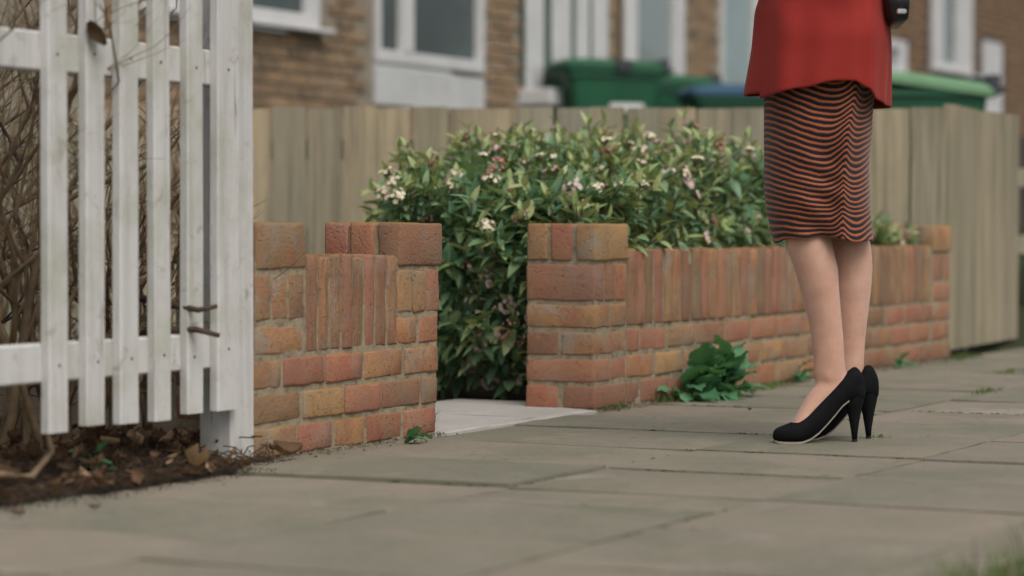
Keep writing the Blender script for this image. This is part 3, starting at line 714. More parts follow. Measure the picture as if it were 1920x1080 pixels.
for k in range(16):       # main stems
    a0 = rs.uniform(.5, 2.5); b0 = rs.uniform(.35, .85); a1 = a0 + rs.uniform(-.3, .3); b1 = b0 + rs.uniform(-.25, .25)
    twigs.tube([(a0, b0, -.03), ((a0 * .6 + a1 * .4), (b0 * .6 + b1 * .4), .25), (a1, b1, crown_h(a1, b1) - .12)], [.012, .009, .004], 6)
for vv in twigs.v: vv += Vector((-1.2, -.6, 0))
tag(twigs.obj('branches', M['twig'], sh), kind='stuff')
camw = Vector((0, 0, .5)); RM = Matrix.Translation(O) @ Matrix.Rotation(RZ, 4, 'Z')
def show(m, l, rank):     # how large a leaf shows from the pavement
    p = RM @ m.translation; dv = p - camw; px = 960 + 4800 * p.x / p.y; py = 430 - 4800 * (p.z - .5) / p.y
    vis = (830 < px < 985 and 300 < py < 770) or (680 < px < 1470 and 215 < py < 415) or (1170 < px < 1460 and 215 < py < 455)
    if not vis or rank == 0: return 9
    return p.y + (0 if rank == 2 else .25)
order = sorted(range(len(LEAVES)), key=lambda i: show(LEAVES[i][0], LEAVES[i][1], LEAVES[i][3]) + .25 * ((i * 7919) % 97) / 97)
top = set(order[:300])
LV = []
for yg in (0, 1):
    for k in range(4):
        mb = MB(); leaf_mesh(mb, Matrix.Identity(4), 1, rs.uniform(.36, .44), rs.uniform(.2, .45), rs.uniform(.05, .32), n=6); LV.append(mb.mesh('leaf', M['leaf_young' if yg else 'leaf'], True))
rest = MB()
for i, (m, l, yg, rank) in enumerate(LEAVES):
    m = INV @ m
    if i in top:
        o = link('leaf', LV[yg * 4 + rs.randrange(4)], sh); o.matrix_local = m @ Matrix.Scale(l, 4)
    else: leaf_mesh(rest, m, l, l * rs.uniform(.34, .44), rs.uniform(.15, .45), rs.uniform(.05, .3), yg, rs.random())
tag(rest.obj('foliage', [M['leaf'], M['leaf_young']], sh, True), kind='stuff')
def flower_mesh(seed, kind):
    r = random.Random(seed); mb = MB()
    for k in range(17):
        a = r.uniform(0, 6.28); q = math.sqrt(r.random()) * .027; p = Vector((math.cos(a) * q, math.sin(a) * q, .011 - 8 * q * q + r.uniform(-.002, .003)))
        mb.tube([(p.x * .3, p.y * .3, -.012), p], .0007, 3, 2, False)
        if kind == 2 or r.random() < .25: mb.ball(p, r.uniform(.0026, .0042), 6, 4, 1)
        else:
            nrm = (p + Vector((0, 0, .02))).normalized(); m = Matrix.Translation(p) @ frame(nrm)
            for j in range(5):
                t0 = j * 1.2566; pr_ = .0078
                c = [m @ Vector((.0004, 0, 0)), m @ Vector((.0016, pr_ * .7 * math.cos(t0 - .5), pr_ * .7 * math.sin(t0 - .5))), m @ Vector((.001, pr_ * math.cos(t0), pr_ * math.sin(t0))), m @ Vector((.0016, pr_ * .7 * math.cos(t0 + .5), pr_ * .7 * math.sin(t0 + .5)))]
                mb.add(c, [(0, 1, 2, 3)], 0)
    return mb.mesh('flower_cluster', [M['petal_cream' if kind == 1 else 'petal'], M['bud'], M['twig']], True)
FV = [flower_mesh(k, k % 3) for k in range(6)]
for p, d, rank in FLOWERS:
    o = link('flower_cluster', FV[rs.randrange(6)], sh); o.matrix_local = INV @ Matrix.Translation(p) @ frame(d) @ Matrix.Rotation(R(90), 4, 'Y') @ Matrix.Scale(rs.uniform(.7, 1.2), 4)

# ------------------------------------------------------------------ weeds and grass
def broad_leaf(mb, m, l, w, seed, mi=0):
    n = 8; v = []; f = []; q = 5
    for i in range(n + 1):
        t_ = i / n; hw = w * .5 * (math.sin(math.pi * (t_ * .9 + .08)) ** .7) * (1 + .12 * math.sin(i * 2.4 + seed))
        for j in range(q):
            s_ = (j / (q - 1)) * 2 - 1
            z = -.35 * l * t_ * t_ + .18 * abs(s_) * hw + .14 * w * noise.noise(Vector((t_ * 4.5 + seed, s_ * 2.6, 1))) + (.09 * w * math.sin(i * 2.1 + seed + s_) if abs(s_) > .8 else 0)
            v.append(m @ Vector((l * t_, s_ * hw, z)))
    for i in range(n):
        for j in range(q - 1): a = i * q + j; f.append((a, a + q, a + q + 1, a + 1))
    mb.add(v, f, mi)
def weed(loc, n, size, label, seed, low=0, cat='weed', sp=None):
    r = random.Random(seed); w = empty('broad_leaved_weed', loc, RZ, label, cat, 'weeds growing in the pavement')
    st = MB()
    for k in range(n):
        az = R(-90) + r.uniform(-1.7, 1.7); el = r.uniform(.0, .4) if k < low else r.uniform(.35, 1.35); l = size * r.uniform(.65, 1.15)
        z0 = .01 if k < low else r.uniform(0, size * .75); d = Vector((math.cos(az) * math.cos(el), math.sin(az) * math.cos(el), math.sin(el)))
        sp_ = sp or size * .45; b0 = Vector((r.uniform(-sp_, sp_), -.02 - r.random() * (.08 if sp else .012), z0 * (1 if not sp else r.uniform(.6, 1.5)))) + d * size * .15
        st.tube([(b0.x * .3, -.01, 0), b0], .003, 5)
        mb = MB(); m = frame(d, roll=r.uniform(-.4, .4)); broad_leaf(mb, m, l, l * r.uniform(.55, .75), seed + k * 1.7)
        mb.obj('leaf', M['weed_leaf'], w, True, loc=b0)
    st.obj('stem', M['weed_leaf'], w)
    return w
weed(L(.63, -.01), 64, .105, 'large clump of crinkled dark green leaves at the foot of the long brick wall', 3, 22, sp=.12)
weed(L(1.5, -.01), 9, .055, 'small green weed at the wall foot just left of the ankles', 8, 3)
weed(L(-1.17, -.05), 8, .045, 'tiny green weed at the foot of the short brick wall', 12, 5)
weed(L(-2.22, .12), 8, .06, 'low green plant among dead leaves under the pickets', 15, 4)
weed(L(2.48, -.03), 8, .05, 'low green weed at the wall foot beyond the person, right of the calves', 19, 5)
def tuft(loc, n, h, spread, label, seed):
    r = random.Random(seed); mb = MB()
    for k in range(n):
        a = r.uniform(0, 6.28); q = r.random() * spread; p = Vector((math.cos(a) * q * 1.8, math.sin(a) * q * .5, -.002)); hh = h * r.uniform(.4, 1.1); lean = Vector((r.uniform(-1, 1), r.uniform(-1, 1), 0)) * hh * .7
        w = .0018; s_ = Vector((math.cos(a + 1.5), math.sin(a + 1.5), 0)) * w; m_ = p + lean * .35 + Vector((0, 0, hh * .65)); e = p + lean + Vector((0, 0, hh * .9))
        mb.add([p - s_, p + s_, m_ + s_ * .8, m_ - s_ * .8, e], [(0, 1, 2, 3), (3, 2, 4)], 0, r.random())
    return tag(mb.obj('grass_tuft', M['grass'], None, False, loc=loc, rot=(0, 0, RZ)), label, 'grass tuft', kind='stuff')
tuft(L(.10, -.03), 60, .022, .05, 'short grass at the foot of the gateway pier on the right', 1)
tuft(L(.46, -.03), 50, .035, .06, 'grass blades left of the large crinkled weed', 2)
tuft(L(1.15, -.08), 90, .03, .10, 'grass right of the large crinkled weed along the wall', 3)
tuft(L(-.885, .03), 26, .07, .012, 'thin grass blades at the corner of the short wall', 4)
tuft(L(3.1, -.1), 110, .03, .12, 'pale green grass at the far end of the brick wall', 5)
tuft(L(2.35, -.50), 70, .018, .08, 'flat moss and grass patch on the flags behind the heels', 6)
tuft(L(-.08, -.745), 60, .008, .09, 'thin line of grass in the joint behind the shoes', 7)
tuft(L(-.52, -1.0), 60, .008, .10, 'thin line of grass in the joint right of the heels', 9)
tuft(L(1.25, -.74), 60, .018, .09, 'grass sprouting in the pavement joint far right of the legs', 10)
# verge beyond the kerb
mb = MB(); r = random.Random(55)
for k in range(3000):       # moss and grit packed in the joints
    ci = r.randrange(3); b0, b1 = colsx[ci]
    if r.random() < .75: a = r.choice(rowsx[ci][1:-1]) + r.gauss(0, .004); b = b1 + (b0 - b1) * r.random()
    else: a = r.uniform(-3.5, 3.5); b = b1 + r.gauss(0, .004)
    if noise.noise(Vector((a * 3, b * 3, 9))) < .10 or noise.noise(Vector((a * 9, b * 9, 4))) < -.1: continue
    p = L(a, b, -.004); q = r.uniform(.001, .0026); mb.ball(p, (q * r.uniform(1, 3), q * r.uniform(1, 3), q * .5), 5, 3, 0)
for k in range(1300):      # grit along the foot of the walls
    a = r.uniform(-1.75, 3.3)
    if -.9 < a < -.02: continue
    p = L(a, -r.random() ** 2.5 * .10, .001); q = r.uniform(.001, .003); mb.ball(p, (q, q * r.uniform(.6, 1.2), q * .6), 5, 4, 1 if r.random() < .35 else 2)
tag(mb.obj('joint_moss', [M['moss'], M['soil'], M['paving']], None, True), 'moss and grit packed in the pavement joints and along the walls', 'moss', kind='stuff')
mb = MB(); r = random.Random(5)
for k in range(5200):
    a = r.uniform(-3.6, 1.5); b = -1.93 - r.random() ** 1.3 * .9; p = L(a, b, -.02); hh = r.uniform(.04, .09); s_ = Vector((r.uniform(-1, 1), r.uniform(-1, 1), 0)).normalized() * .002; ln = Vector((r.uniform(-.04, .04), r.uniform(-.04, .04), 0))
    mb.add([p - s_, p + s_, p + ln * .4 + s_ * .7 + Vector((0, 0, hh * .6)), p + ln * .4 - s_ * .7 + Vector((0, 0, hh * .6)), p + ln + Vector((0, 0, hh))], [(0, 1, 2, 3), (3, 2, 4)], 0, r.random())
tag(mb.obj('verge_grass', M['grass']), 'green grass verge beyond the kerb at the lower right corner', 'grass', kind='stuff')
hd = empty('hedge', (2.75, 13.0, .1), R(8), 'low green hedge beyond the rail fence at the right edge', 'hedge')
mb = MB()
for k in range(1800):
    p = Vector((r.uniform(-.5, 1.6), r.uniform(-.25, .25), r.uniform(-.1, .36))); leaf_mesh(mb, Matrix.Translation(p) @ frame(Vector((r.uniform(-1, 1), r.uniform(-1, 1), r.uniform(-.3, 1)))), r.uniform(.03, .06), .025, n=2, tint=r.random())
tag(mb.obj('foliage', M['weed_leaf'], hd), kind='stuff')
mb = MB(); [mb.tube([(x, 0, -.2), (x + .05, .03, .25)], [.012, .005], 5) for x in (-.3, .1, .5, .9, 1.3)]; mb.obj('stem', M['twig'], hd)

# ------------------------------------------------------------------ bare shrubs, litter behind and under the pickets
def bare_shrub(loc, seed, n, h, label, mat, spread=.5, heads=()):
    r = random.Random(seed); s_ = empty('bare_shrub', loc, RZ, label, 'shrub', 'leafless shrubs behind the picket fence'); mb = MB(); fine = MB()
    def grow(p, d, l, rad, lev):
        pts = [p]; q = p; dd = d
        for k in range(5):
            dd = (dd + Vector((r.uniform(-.25, .25), r.uniform(-.25, .25), r.uniform(-.12, .2)))).normalized(); q = q + dd * l / 5; pts.append(q)
        (mb if lev < 2 else fine).tube(pts, [rad * (1 - .13 * k) for k in range(6)], 6 if lev < 2 else 4, cap=False)
        if lev < 3:
            for k in range(r.randint(2, 4)):
                i = r.randint(2, 5); nd = (dd + Vector((r.uniform(-1, 1), r.uniform(-1, 1), r.uniform(-.5, .6)))).normalized(); grow(pts[i], nd, l * r.uniform(.4, .75), rad * .5, lev + 1)
    for k in range(n):
        grow(Vector((r.uniform(-spread, spread), r.uniform(-.15, .15), -.05)), Vector((r.uniform(-.35, .35), r.uniform(-.2, .2), 1)).normalized(), h * r.uniform(.6, 1), r.uniform(.006, .014), 0)
    tag(mb.obj('branches', M[mat], s_, True), kind='stuff'); tag(fine.obj('twigs', M[mat], s_, True), kind='stuff')
    for p, sc in heads:
        m = MB()
        for k in range(60): a = r.uniform(0, 6.28); t_ = r.random(); rad = sc * .32 * math.sin(math.pi * (t_ * .9 + .08)); m.ball((math.cos(a) * rad, math.sin(a) * rad, sc * (t_ - .5) * 2), sc * .12, 5, 4)
        m.tube([(0, 0, -sc), (.02, .02, -.5)], .004, 5); m.obj('seed_head', M['dead_leaf'], s_, loc=p)
    return s_
ls = bare_shrub(L(-2.0, .42), 4, 20, .95, 'tan leafless shrub with a dry brown seed head at the left edge', 'bare_twig', .28, heads=[((.06, -.02, .93), .045)])
bare_shrub(L(-1.74, .42), 9, 11, .5, 'tangle of brown bare twigs behind the middle pickets', 'bare_twig', .17)
bare_shrub(L(-1.98, .78), 17, 14, .85, 'dark leafless shrub behind the leftmost pickets', 'dark_twig', .2)
rg = random.Random(77); hg = empty('hedge', (-1.62, 8.7, 0), R(6), 'straggly brown and olive hedge behind the white picket fence', 'hedge')
mb = MB(); mt = MB()
for k in range(5200):
    x = rg.uniform(-.75, .62); z = rg.uniform(.0, .97 + .12 * noise.noise(Vector((x * 5, 0, 0)))); p = Vector((x, rg.uniform(-.22, .22), z))
    if noise.noise(Vector((x * 6, z * 6, 3))) < -.12: continue
    leaf_mesh(mb, Matrix.Translation(p) @ frame(Vector((rg.uniform(-1, 1), rg.uniform(-1, 1), rg.uniform(-.5, .8)))), rg.uniform(.02, .05), rg.uniform(.012, .024), n=2, mi=0 if rg.random() < .6 else 1, tint=rg.random())
tag(mb.obj('foliage', [M['dead_leaf'], M['olive_leaf']], hg), kind='stuff')
for k in range(90):
    x = rg.uniform(-.75, .62); y = rg.uniform(-.2, .2); mt.tube([(x, y, -.05), (x + rg.uniform(-.1, .1), y, .4), (x + rg.uniform(-.25, .25), y + rg.uniform(-.1, .1), rg.uniform(.7, 1.05))], [.009, .006, .003], 5)
tag(mt.obj('branches', M['bare_twig'], hg), kind='stuff')
# a bramble stem arching through the fence and two cut twig ends
def stick(name, pts, rad, mat, label, cat):
    mb = MB(); N = len(pts); mb.tube(pts, [rad * (1 - .5 * k / (N - 1)) for k in range(N)], 7); return tag(mb.obj(name, M[mat], None, True), label, cat)
stick('dead_branch', [L(-3.0, .2, .53), L(-2.8, .17, .55), L(-2.66, .16, .53), L(-2.55, .18, .49), L(-2.4, .25, .44)], .014, 'dark_twig', 'dark branch lying across behind the leftmost pickets', 'branch')
stick('cut_twig', [L(-1.98, .15, .36), L(-2.02, .02, .345), L(-2.035, -.06, .335), L(-2.028, -.10, .343)], .009, 'dark_twig', 'upper of two twig ends poking through the pickets', 'twig')
stick('cut_twig', [L(-1.96, .13, .28), L(-2.02, .03, .292), L(-2.03, -.05, .295), L(-2.02, -.10, .283)], .010, 'dark_twig', 'lower of two twig ends poking through the pickets', 'twig')
stick('root', [L(-2.90, .02, .19), L(-2.80, -.02, .11), L(-2.66, -.035, .05), L(-2.55, -.03, .035), L(-2.42, .02, .07), L(-2.34, .10, .13)], .010, 'bare_twig', 'pale curved root arching over the soil at the left', 'root')
def curled_leaf(mb, m, l, w, r, mi=0, tint=0):
    n = 4; v = []; f = []
    for i in range(n + 1):
        t_ = i / n; hw = w * .5 * max(.08, math.sin(math.pi * (t_ * .86 + .1)))
        for s_ in (-1, -.4, .4, 1): v.append(m @ Vector((l * (t_ - .5), s_ * hw, .5 * w * (s_ * s_ - .4) * r + .3 * l * (t_ - .5) ** 2 * 2)))
    for i in range(n):
        for j in range(3): a = i * 4 + j; f.append((a, a + 4, a + 5, a + 1))
    mb.add(v, f, mi, tint)
mb = MB(); r = random.Random(31)
for k in range(1300):
    a = r.uniform(-3.6, -1.72); b = -.13 + r.random() ** 1.1 * 1.4
    if a > -1.95 and b < -.05: continue
    m = Matrix.Translation(L(a, b, .012 + .03 * min(1, max(0, (b + .1) / .2)) + r.uniform(0, .02) * (1 if b > -.02 else .3))) @ Euler((r.uniform(-.8, .8), r.uniform(-.8, .8), r.uniform(0, 6.28))).to_matrix().to_4x4()
    l = r.uniform(.014, .045); curled_leaf(mb, m, l, l * r.uniform(.4, .7), r.uniform(.3, 1.2), 0 if r.random() < .85 else 1, r.random())
for k in range(1100):
    a = r.uniform(-3.6, -1.75); b = -.10 + r.random() ** 1.4 * .9; p = L(a, b, .010 + .03 * min(1, max(0, (b + .1) / .2))); d = Vector((r.uniform(-1, 1), r.uniform(-1, 1), r.uniform(-.02, .25))) * r.uniform(.04, .12)
    mb.tube([p, p + d * .5 + Vector((0, 0, .01)), p + d], .0017, 3, 0, False)
for k in range(2600):      # crumbs of soil spilling over the flags
    a = r.uniform(-3.4, -1.72); b = -.07 - abs(r.gauss(0, .05)); q = r.uniform(.0008, .0024)
    if a > -1.9: b += .07
    mb.ball(L(a, b, .002), (q, q * r.uniform(.6, 1.3), q * .7), 5, 3, 2)
tag(mb.obj('leaf_litter', [M['dead_leaf'], M['pale_dead_leaf'], M['soil']], None, True), 'brown dead leaves and broken twigs on the soil under the pickets', 'leaf litter', kind='stuff')
def dead_leaf(loc, rot, l, mat, label, seed):
    mb = MB(); curled_leaf(mb, Matrix.Identity(4), l, l * .6, .9); return tag(mb.obj('dead_leaf', M[mat], None, True, loc=loc, rot=rot), label, 'leaf', 'fallen leaves')
dead_leaf(L(-2.13, -.115, .035), (.3, .3, 1.9), .085, 'pale_dead_leaf', 'large pale curled leaf at the edge of the soil', 1)
dead_leaf(L(-2.365, -.045, .875), (1.25, .9, .2), .055, 'dead_leaf', 'rust brown leaf stuck on a picket near the top rail', 2)
dead_leaf(L(-1.70, -.06, .02), (.5, .1, .6), .07, 'dead_leaf', 'brown curled leaf by the foot of the fence post', 3)
dead_leaf(L(-2.72, -.30, .008), (.1, .1, .6), .022, 'dead_leaf', 'small dark leaf scrap on the flags at the lower left', 4)
dead_leaf(L(-2.86, -.24, .008), (.1, .1, .2), .026, 'dead_leaf', 'dark leaf scrap at the left edge of the flags', 5)
dead_leaf(L(.10, -.42, .008), (.1, .1, 1.2), .02, 'dead_leaf', 'small red-brown leaf on the flags before the gateway pier', 6)
dead_leaf(L(2.15, -.62, .010), (.1, .2, .2), .03, 'dead_leaf', 'brown leaf on the flags right of the heels', 7)

# ------------------------------------------------------------------ the person (faces left, +y is the far side)
PX0, PY0 = .735, 6.02
pe = empty('person', (PX0, PY0, 0), 0, 'person in red jacket, striped knit skirt and black high heels standing on the pavement', 'person')
def leg_rings(prof, yc, wid):
    rings = []
    for z, xf, xb in prof:
        w = interp(z, wid); c = (xf + xb) / 2; rx = (xb - xf) / 2; ring = []
        for k in range(20):
            t_ = 2 * math.pi * k / 20; cx = math.cos(t_); cy = math.sin(t_)
            px = c + rx * math.copysign(abs(cx) ** .92, cx); py = yc + w * cy * (1 - .18 * (-cx if cx < 0 else 0))   # shin narrower than the calf
            ring.append((px, py, z))
        rings.append(ring)
    return rings
WID = [(.10, .022), (.13, .025), (.16, .029), (.19, .030), (.24, .032), (.30, .040), (.36, .0505), (.42, .052), (.48, .050), (.55, .060), (.70, .072), (.85, .082)]
near = [(.115, -.012, .045), (.135, -.024, .050), (.160, -.030, .047), (.205, -.030, .043), (.24, -.034, .041), (.285, -.042, .037), (.325, -.053, .033), (.362, -.062, .030), (.41, -.076, .027), (.45, -.092, .018), (.48, -.099, .010), (.52, -.104, .002), (.60, -.105, .012), (.70, -.098, .035), (.82, -.09, .06), (.92, -.085, .075)]
far_ = [(.115, .043, .090), (.135, .036, .098), (.165, .029, .101), (.205, .030, .102), (.24, .028, .104), (.285, .022, .109), (.325, .015, .114), (.362, .010, .118), (.41, .008, .121), (.45, .010, .118), (.48, .008, .112), (.52, .0, .106), (.60, -.02, .10), (.70, -.045, .09), (.82, -.07, .09), (.92, -.085, .085)]
NY, FY = -.035, .055
body = MB()
body.loft(leg_rings(near, NY, WID)); body.loft(leg_rings(far_, FY, WID))
def foot(dx, yc, toe_y):
    """foot on the high heel: heel seat, arch, ball, toes"""
    path_ = [((.056, .142), .020, .022), ((.040, .140), .023, .030), ((.010, .122), .026, .036), ((-.018, .096), .027, .032), ((-.045, .066), .030, .024), ((-.070, .040), .031, .014), ((-.090, .026), .028, .010), ((-.105, .020), .018, .007)]
    rings = []
    for i, ((x, z), w, h) in enumerate(path_):
        t_ = i / 7; y = yc + (toe_y - yc) * t_
        x2, z2 = path_[min(i + 1, 7)][0]; x1, z1 = path_[max(i - 1, 0)][0]; d = Vector((x2 - x1, 0, z2 - z1)).normalized(); n_ = Vector((-d.z, 0, d.x))
        if n_.z < 0: n_ = -n_
        rings.append([Vector((x + dx, y, z)) + Vector((0, 1, 0)) * w * math.cos(2 * math.pi * k / 16) + n_ * h * math.sin(2 * math.pi * k / 16) for k in range(16)])
    body.loft(rings)
foot(0, NY, NY - .012); foot(.045, FY, FY - .006)
for (x, y, z, q) in ((.006, NY - .0235, .158, .0085), (.010, NY + .0225, .163, .008), (.062, FY - .023, .158, .0085), (.060, FY + .022, .163, .008)): body.ball((x, y, z), (q * 1.5, q * .9, q * 1.9), 12, 10)   # ankle bones
def ell(z, cx, rx, ry, cy=.01, n=24): return [(cx + rx * math.cos(2 * math.pi * k / n), cy + ry * math.sin(2 * math.pi * k / n), z) for k in range(n)]
body.loft([ell(.80, -.005, .09, .14), ell(.88, -.005, .105, .165), ell(.95, -.005, .108, .165), ell(1.05, -.01, .092, .135), ell(1.12, -.015, .088, .122), ell(1.22, -.02, .10, .132), ell(1.30, -.025, .108, .145), ell(1.38, -.02, .095, .165), ell(1.43, -.01, .075, .15), ell(1.46, -.008, .06, .09), ell(1.49, -.01, .05, .052), ell(1.56, -.02, .048, .05), ell(1.60, -.03, .05, .05)])
body.ball((-.035, .01, 1.665), (.095, .075, .112), 20, 14)
body.tube([(-.12, .01, 1.668), (-.146, .01, 1.645), (-.128, .01, 1.635)], [.008, .014, .01], 8)                    # nose
body.tube([(-.118, -.022, 1.604), (-.128, .01, 1.603), (-.118, .042, 1.604)], [.004, .008, .004], 8)           # mouth
body.tube([(-.10, .01, 1.575), (-.04, .01, 1.56)], [.025, .05], 10)
for y in (-.068, .088): body.ball((-.02, y, 1.655), (.016, .008, .028), 8, 8)
for s_ in (-1, 1):       # arms bent, hands together in front at the waist
    y0 = .01 + s_ * .165; sh_ = Vector((-.01, y0, 1.41)); el = Vector((.03, .01 + s_ * .215, 1.15)); wr = Vector((-.17, .01 + s_ * .10, 1.19))
    body.tube([sh_, sh_ * .5 + el * .5, el, el * .5 + wr * .5, wr], [.05, .042, .036, .034, .024], 12)
    pa = wr + Vector((-.07, -s_ * .03, .012)); body.tube([wr, wr * .5 + pa * .5, pa], [.024, .032, .030], 12)
    for k in range(4):
        b0 = pa + Vector((-.005, 0, .024 - k * .016)); l = (.062, .07, .066, .052)[k]; d = Vector((-.7, -s_ * .7, -.1)).normalized(); d2 = Vector((.1, -s_, -.2)).normalized()
        body.tube([b0, b0 + d * l * .5, b0 + d * l * .5 + d2 * l * .5], [.0095, .0088, .007], 8)
    b0 = wr + Vector((-.03, -s_ * .02, .026)); body.tube([b0, b0 + Vector((-.03, -s_ * .012, .018)), b0 + Vector((-.055, -s_ * .02, .014))], [.012, .010, .008], 8)
tmp = link('body_source', body.mesh('body_source', M['skin']))
rm = tmp.modifiers.new('r', 'REMESH'); rm.mode = 'VOXEL'; rm.voxel_size = .0055; rm.use_smooth_shade = True
sm = tmp.modifiers.new('s', 'SMOOTH'); sm.iterations = 6; sm.factor = .5
dg = bpy.context.evaluated_depsgraph_get(); bm_ = bpy.data.meshes.new_from_object(tmp.evaluated_get(dg)); bm_.name = 'body'
bpy.data.objects.remove(tmp, do_unlink=True)
bm_.materials.clear(); bm_.materials.append(M['skin']); bm_.polygons.foreach_set('use_smooth', [True] * len(bm_.polygons))
link('body', bm_, pe)
# hair
mb = MB(); r = random.Random(2)
rings = []
for i in range(12):
    t_ = i / 11; z = 1.79 - t_ * .34; rings.append([(-.005 + (.105 * math.sin(min(1, t_ * 2.4 + .12) * 1.57)) * math.cos(a) * (1 if math.cos(a) > -.2 or t_ < .22 else .45) + .012 * math.sin(a * 9 + i * .4) * t_, .01 + (.092 * math.sin(min(1, t_ * 2.4 + .12) * 1.57)) * math.sin(a), z) for a in [2 * math.pi * k / 40 for k in range(40)]])
mb.loft(rings); mb.obj('hair', M['hair'], pe, True)

# striped knit skirt
def skirt():
    NA, NZ = 120, 110; v = []; f = []; ph = []
    zt, zb = 1.06, .476
    offk = [(-.145, -.004), (-.08, .015), (-.03, .040), (-.01, .041), (.030, .000), (.036, .000), (.069, .016), (.115, -.004)]
    offb = [(-.145, .0), (-.08, .004), (-.018, .010), (.030, -.010), (.036, -.010), (.069, .012), (.115, -.004)]
    for j in range(NZ + 1):
        z = zt + (zb - zt) * j / NZ
        xl = interp(z, [(.476, -.119), (.50, -.127), (.55, -.135), (.60, -.1405), (.80, -.1405), (.93, -.125), (1.06, -.10)])
        xr = interp(z, [(.476, .115), (.50, .112), (.57, .105), (.64, .103), (.75, .110), (.85, .118), (.95, .11), (1.06, .085)])
        ry = interp(z, [(.476, .125), (.6, .145), (.75, .17), (.9, .18), (1.06, .14)]); cy = .012
        for i in range(NA):
            a = 2 * math.pi * i / NA; ca, sa = math.cos(a), math.sin(a); cx = (xl + xr) / 2; rx = (xr - xl) / 2
            x = cx + rx * math.copysign(abs(ca) ** .86, ca); y = cy + ry * math.copysign(abs(sa) ** .92, sa)
            lowf = interp(z, [(.476, 1), (.62, .5), (.85, .25)])
            dep = .0
            if sa < 0:     # near side: the cloth dips between the thighs and draws up in a soft crease over the near hip
                dep += .016 * math.exp(-((x + .016) / .035) ** 2) - .011 * math.exp(-((x - interp(z, [(.48, .027), (.60, .027), (.70, .032), (.83, .052)])) / .015) ** 2)
                dep += .0065 * math.sin((z + .55 * x) * 95 + 1.5 * math.sin(z * 31)) * math.exp(-((x + .03) / .05) ** 2) * lowf
            y += dep * (1 if sa < 0 else -1)
            zz = z
            if j > NZ - 8: zz += (.006 * math.sin(a * 3 + .8) + .003 * math.sin(a * 7)) * (j - NZ + 8) / 8
            xs_ = x + .014 * math.sin((z - .5) * 9); blend = interp(z, [(.50, 0), (.66, 1), (1, 1)])
            xp = interp(z, [(.48, .027), (.60, .027), (.70, .032), (.83, .052), (1, .055)]); xv = interp(z, [(.48, -.008), (.65, -.019), (.83, .003), (1, .005)])
            A_ = interp(z, [(.476, .008), (.52, .016), (.57, .032), (.63, .044), (.83, .048), (1, .048)]); B_ = interp(z, [(.476, .020), (.58, .030), (.68, .034), (.83, .024), (1, .02)])
            if x < xv: t_ = min(1, max(0, (xv - x) / (xv - xl))); o_ = A_ * (1 - t_ ** 1.55)
            elif x < xp: t_ = (x - xv) / (xp - xv); o_ = A_ - B_ * (.55 * t_ * t_ + .45 * t_) + .004 * math.sin(math.pi * t_)
            else: t_ = min(1, (x - xp) / (xr - xp)); o_ = A_ - B_ + .022 * math.sin(math.pi * t_ ** .8) - .010 * t_
            v.append((x, y, zz)); ph.append((z + o_ + .0035 * noise.noise(Vector((x * 9, y * 6, z * 8))) + .002 * noise.noise(Vector((x * 30, y * 8, z * 30)))) / .0143)
        if False: pass
    for j in range(NZ):
        for i in range(NA):
            i2 = (i + 1) % NA; f.append((j * NA + i, (j + 1) * NA + i, (j + 1) * NA + i2, j * NA + i2))
    n0 = len(v)      # turned-in hem
    for i in range(NA):
        p = v[NZ * NA + i]; v.append((p[0] * .95, .012 + (p[1] - .012) * .95, p[2] + .002)); ph.append(ph[NZ * NA + i])
    for i in range(NA): p = v[NZ * NA + i]; v.append((p[0] * .94, .012 + (p[1] - .012) * .94, p[2] + .05)); ph.append(.1)
    for i in range(NA):
        i2 = (i + 1) % NA; f.append((NZ * NA + i, n0 + i, n0 + i2, NZ * NA + i2)); f.append((n0 + i, n0 + NA + i, n0 + NA + i2, n0 + i2))
    me = mesh('skirt', v, f, M['knit'], True); at = me.attributes.new('phase', 'FLOAT', 'POINT'); at.data.foreach_set('value', ph)
    return link('skirt', me, pe)
skirt()
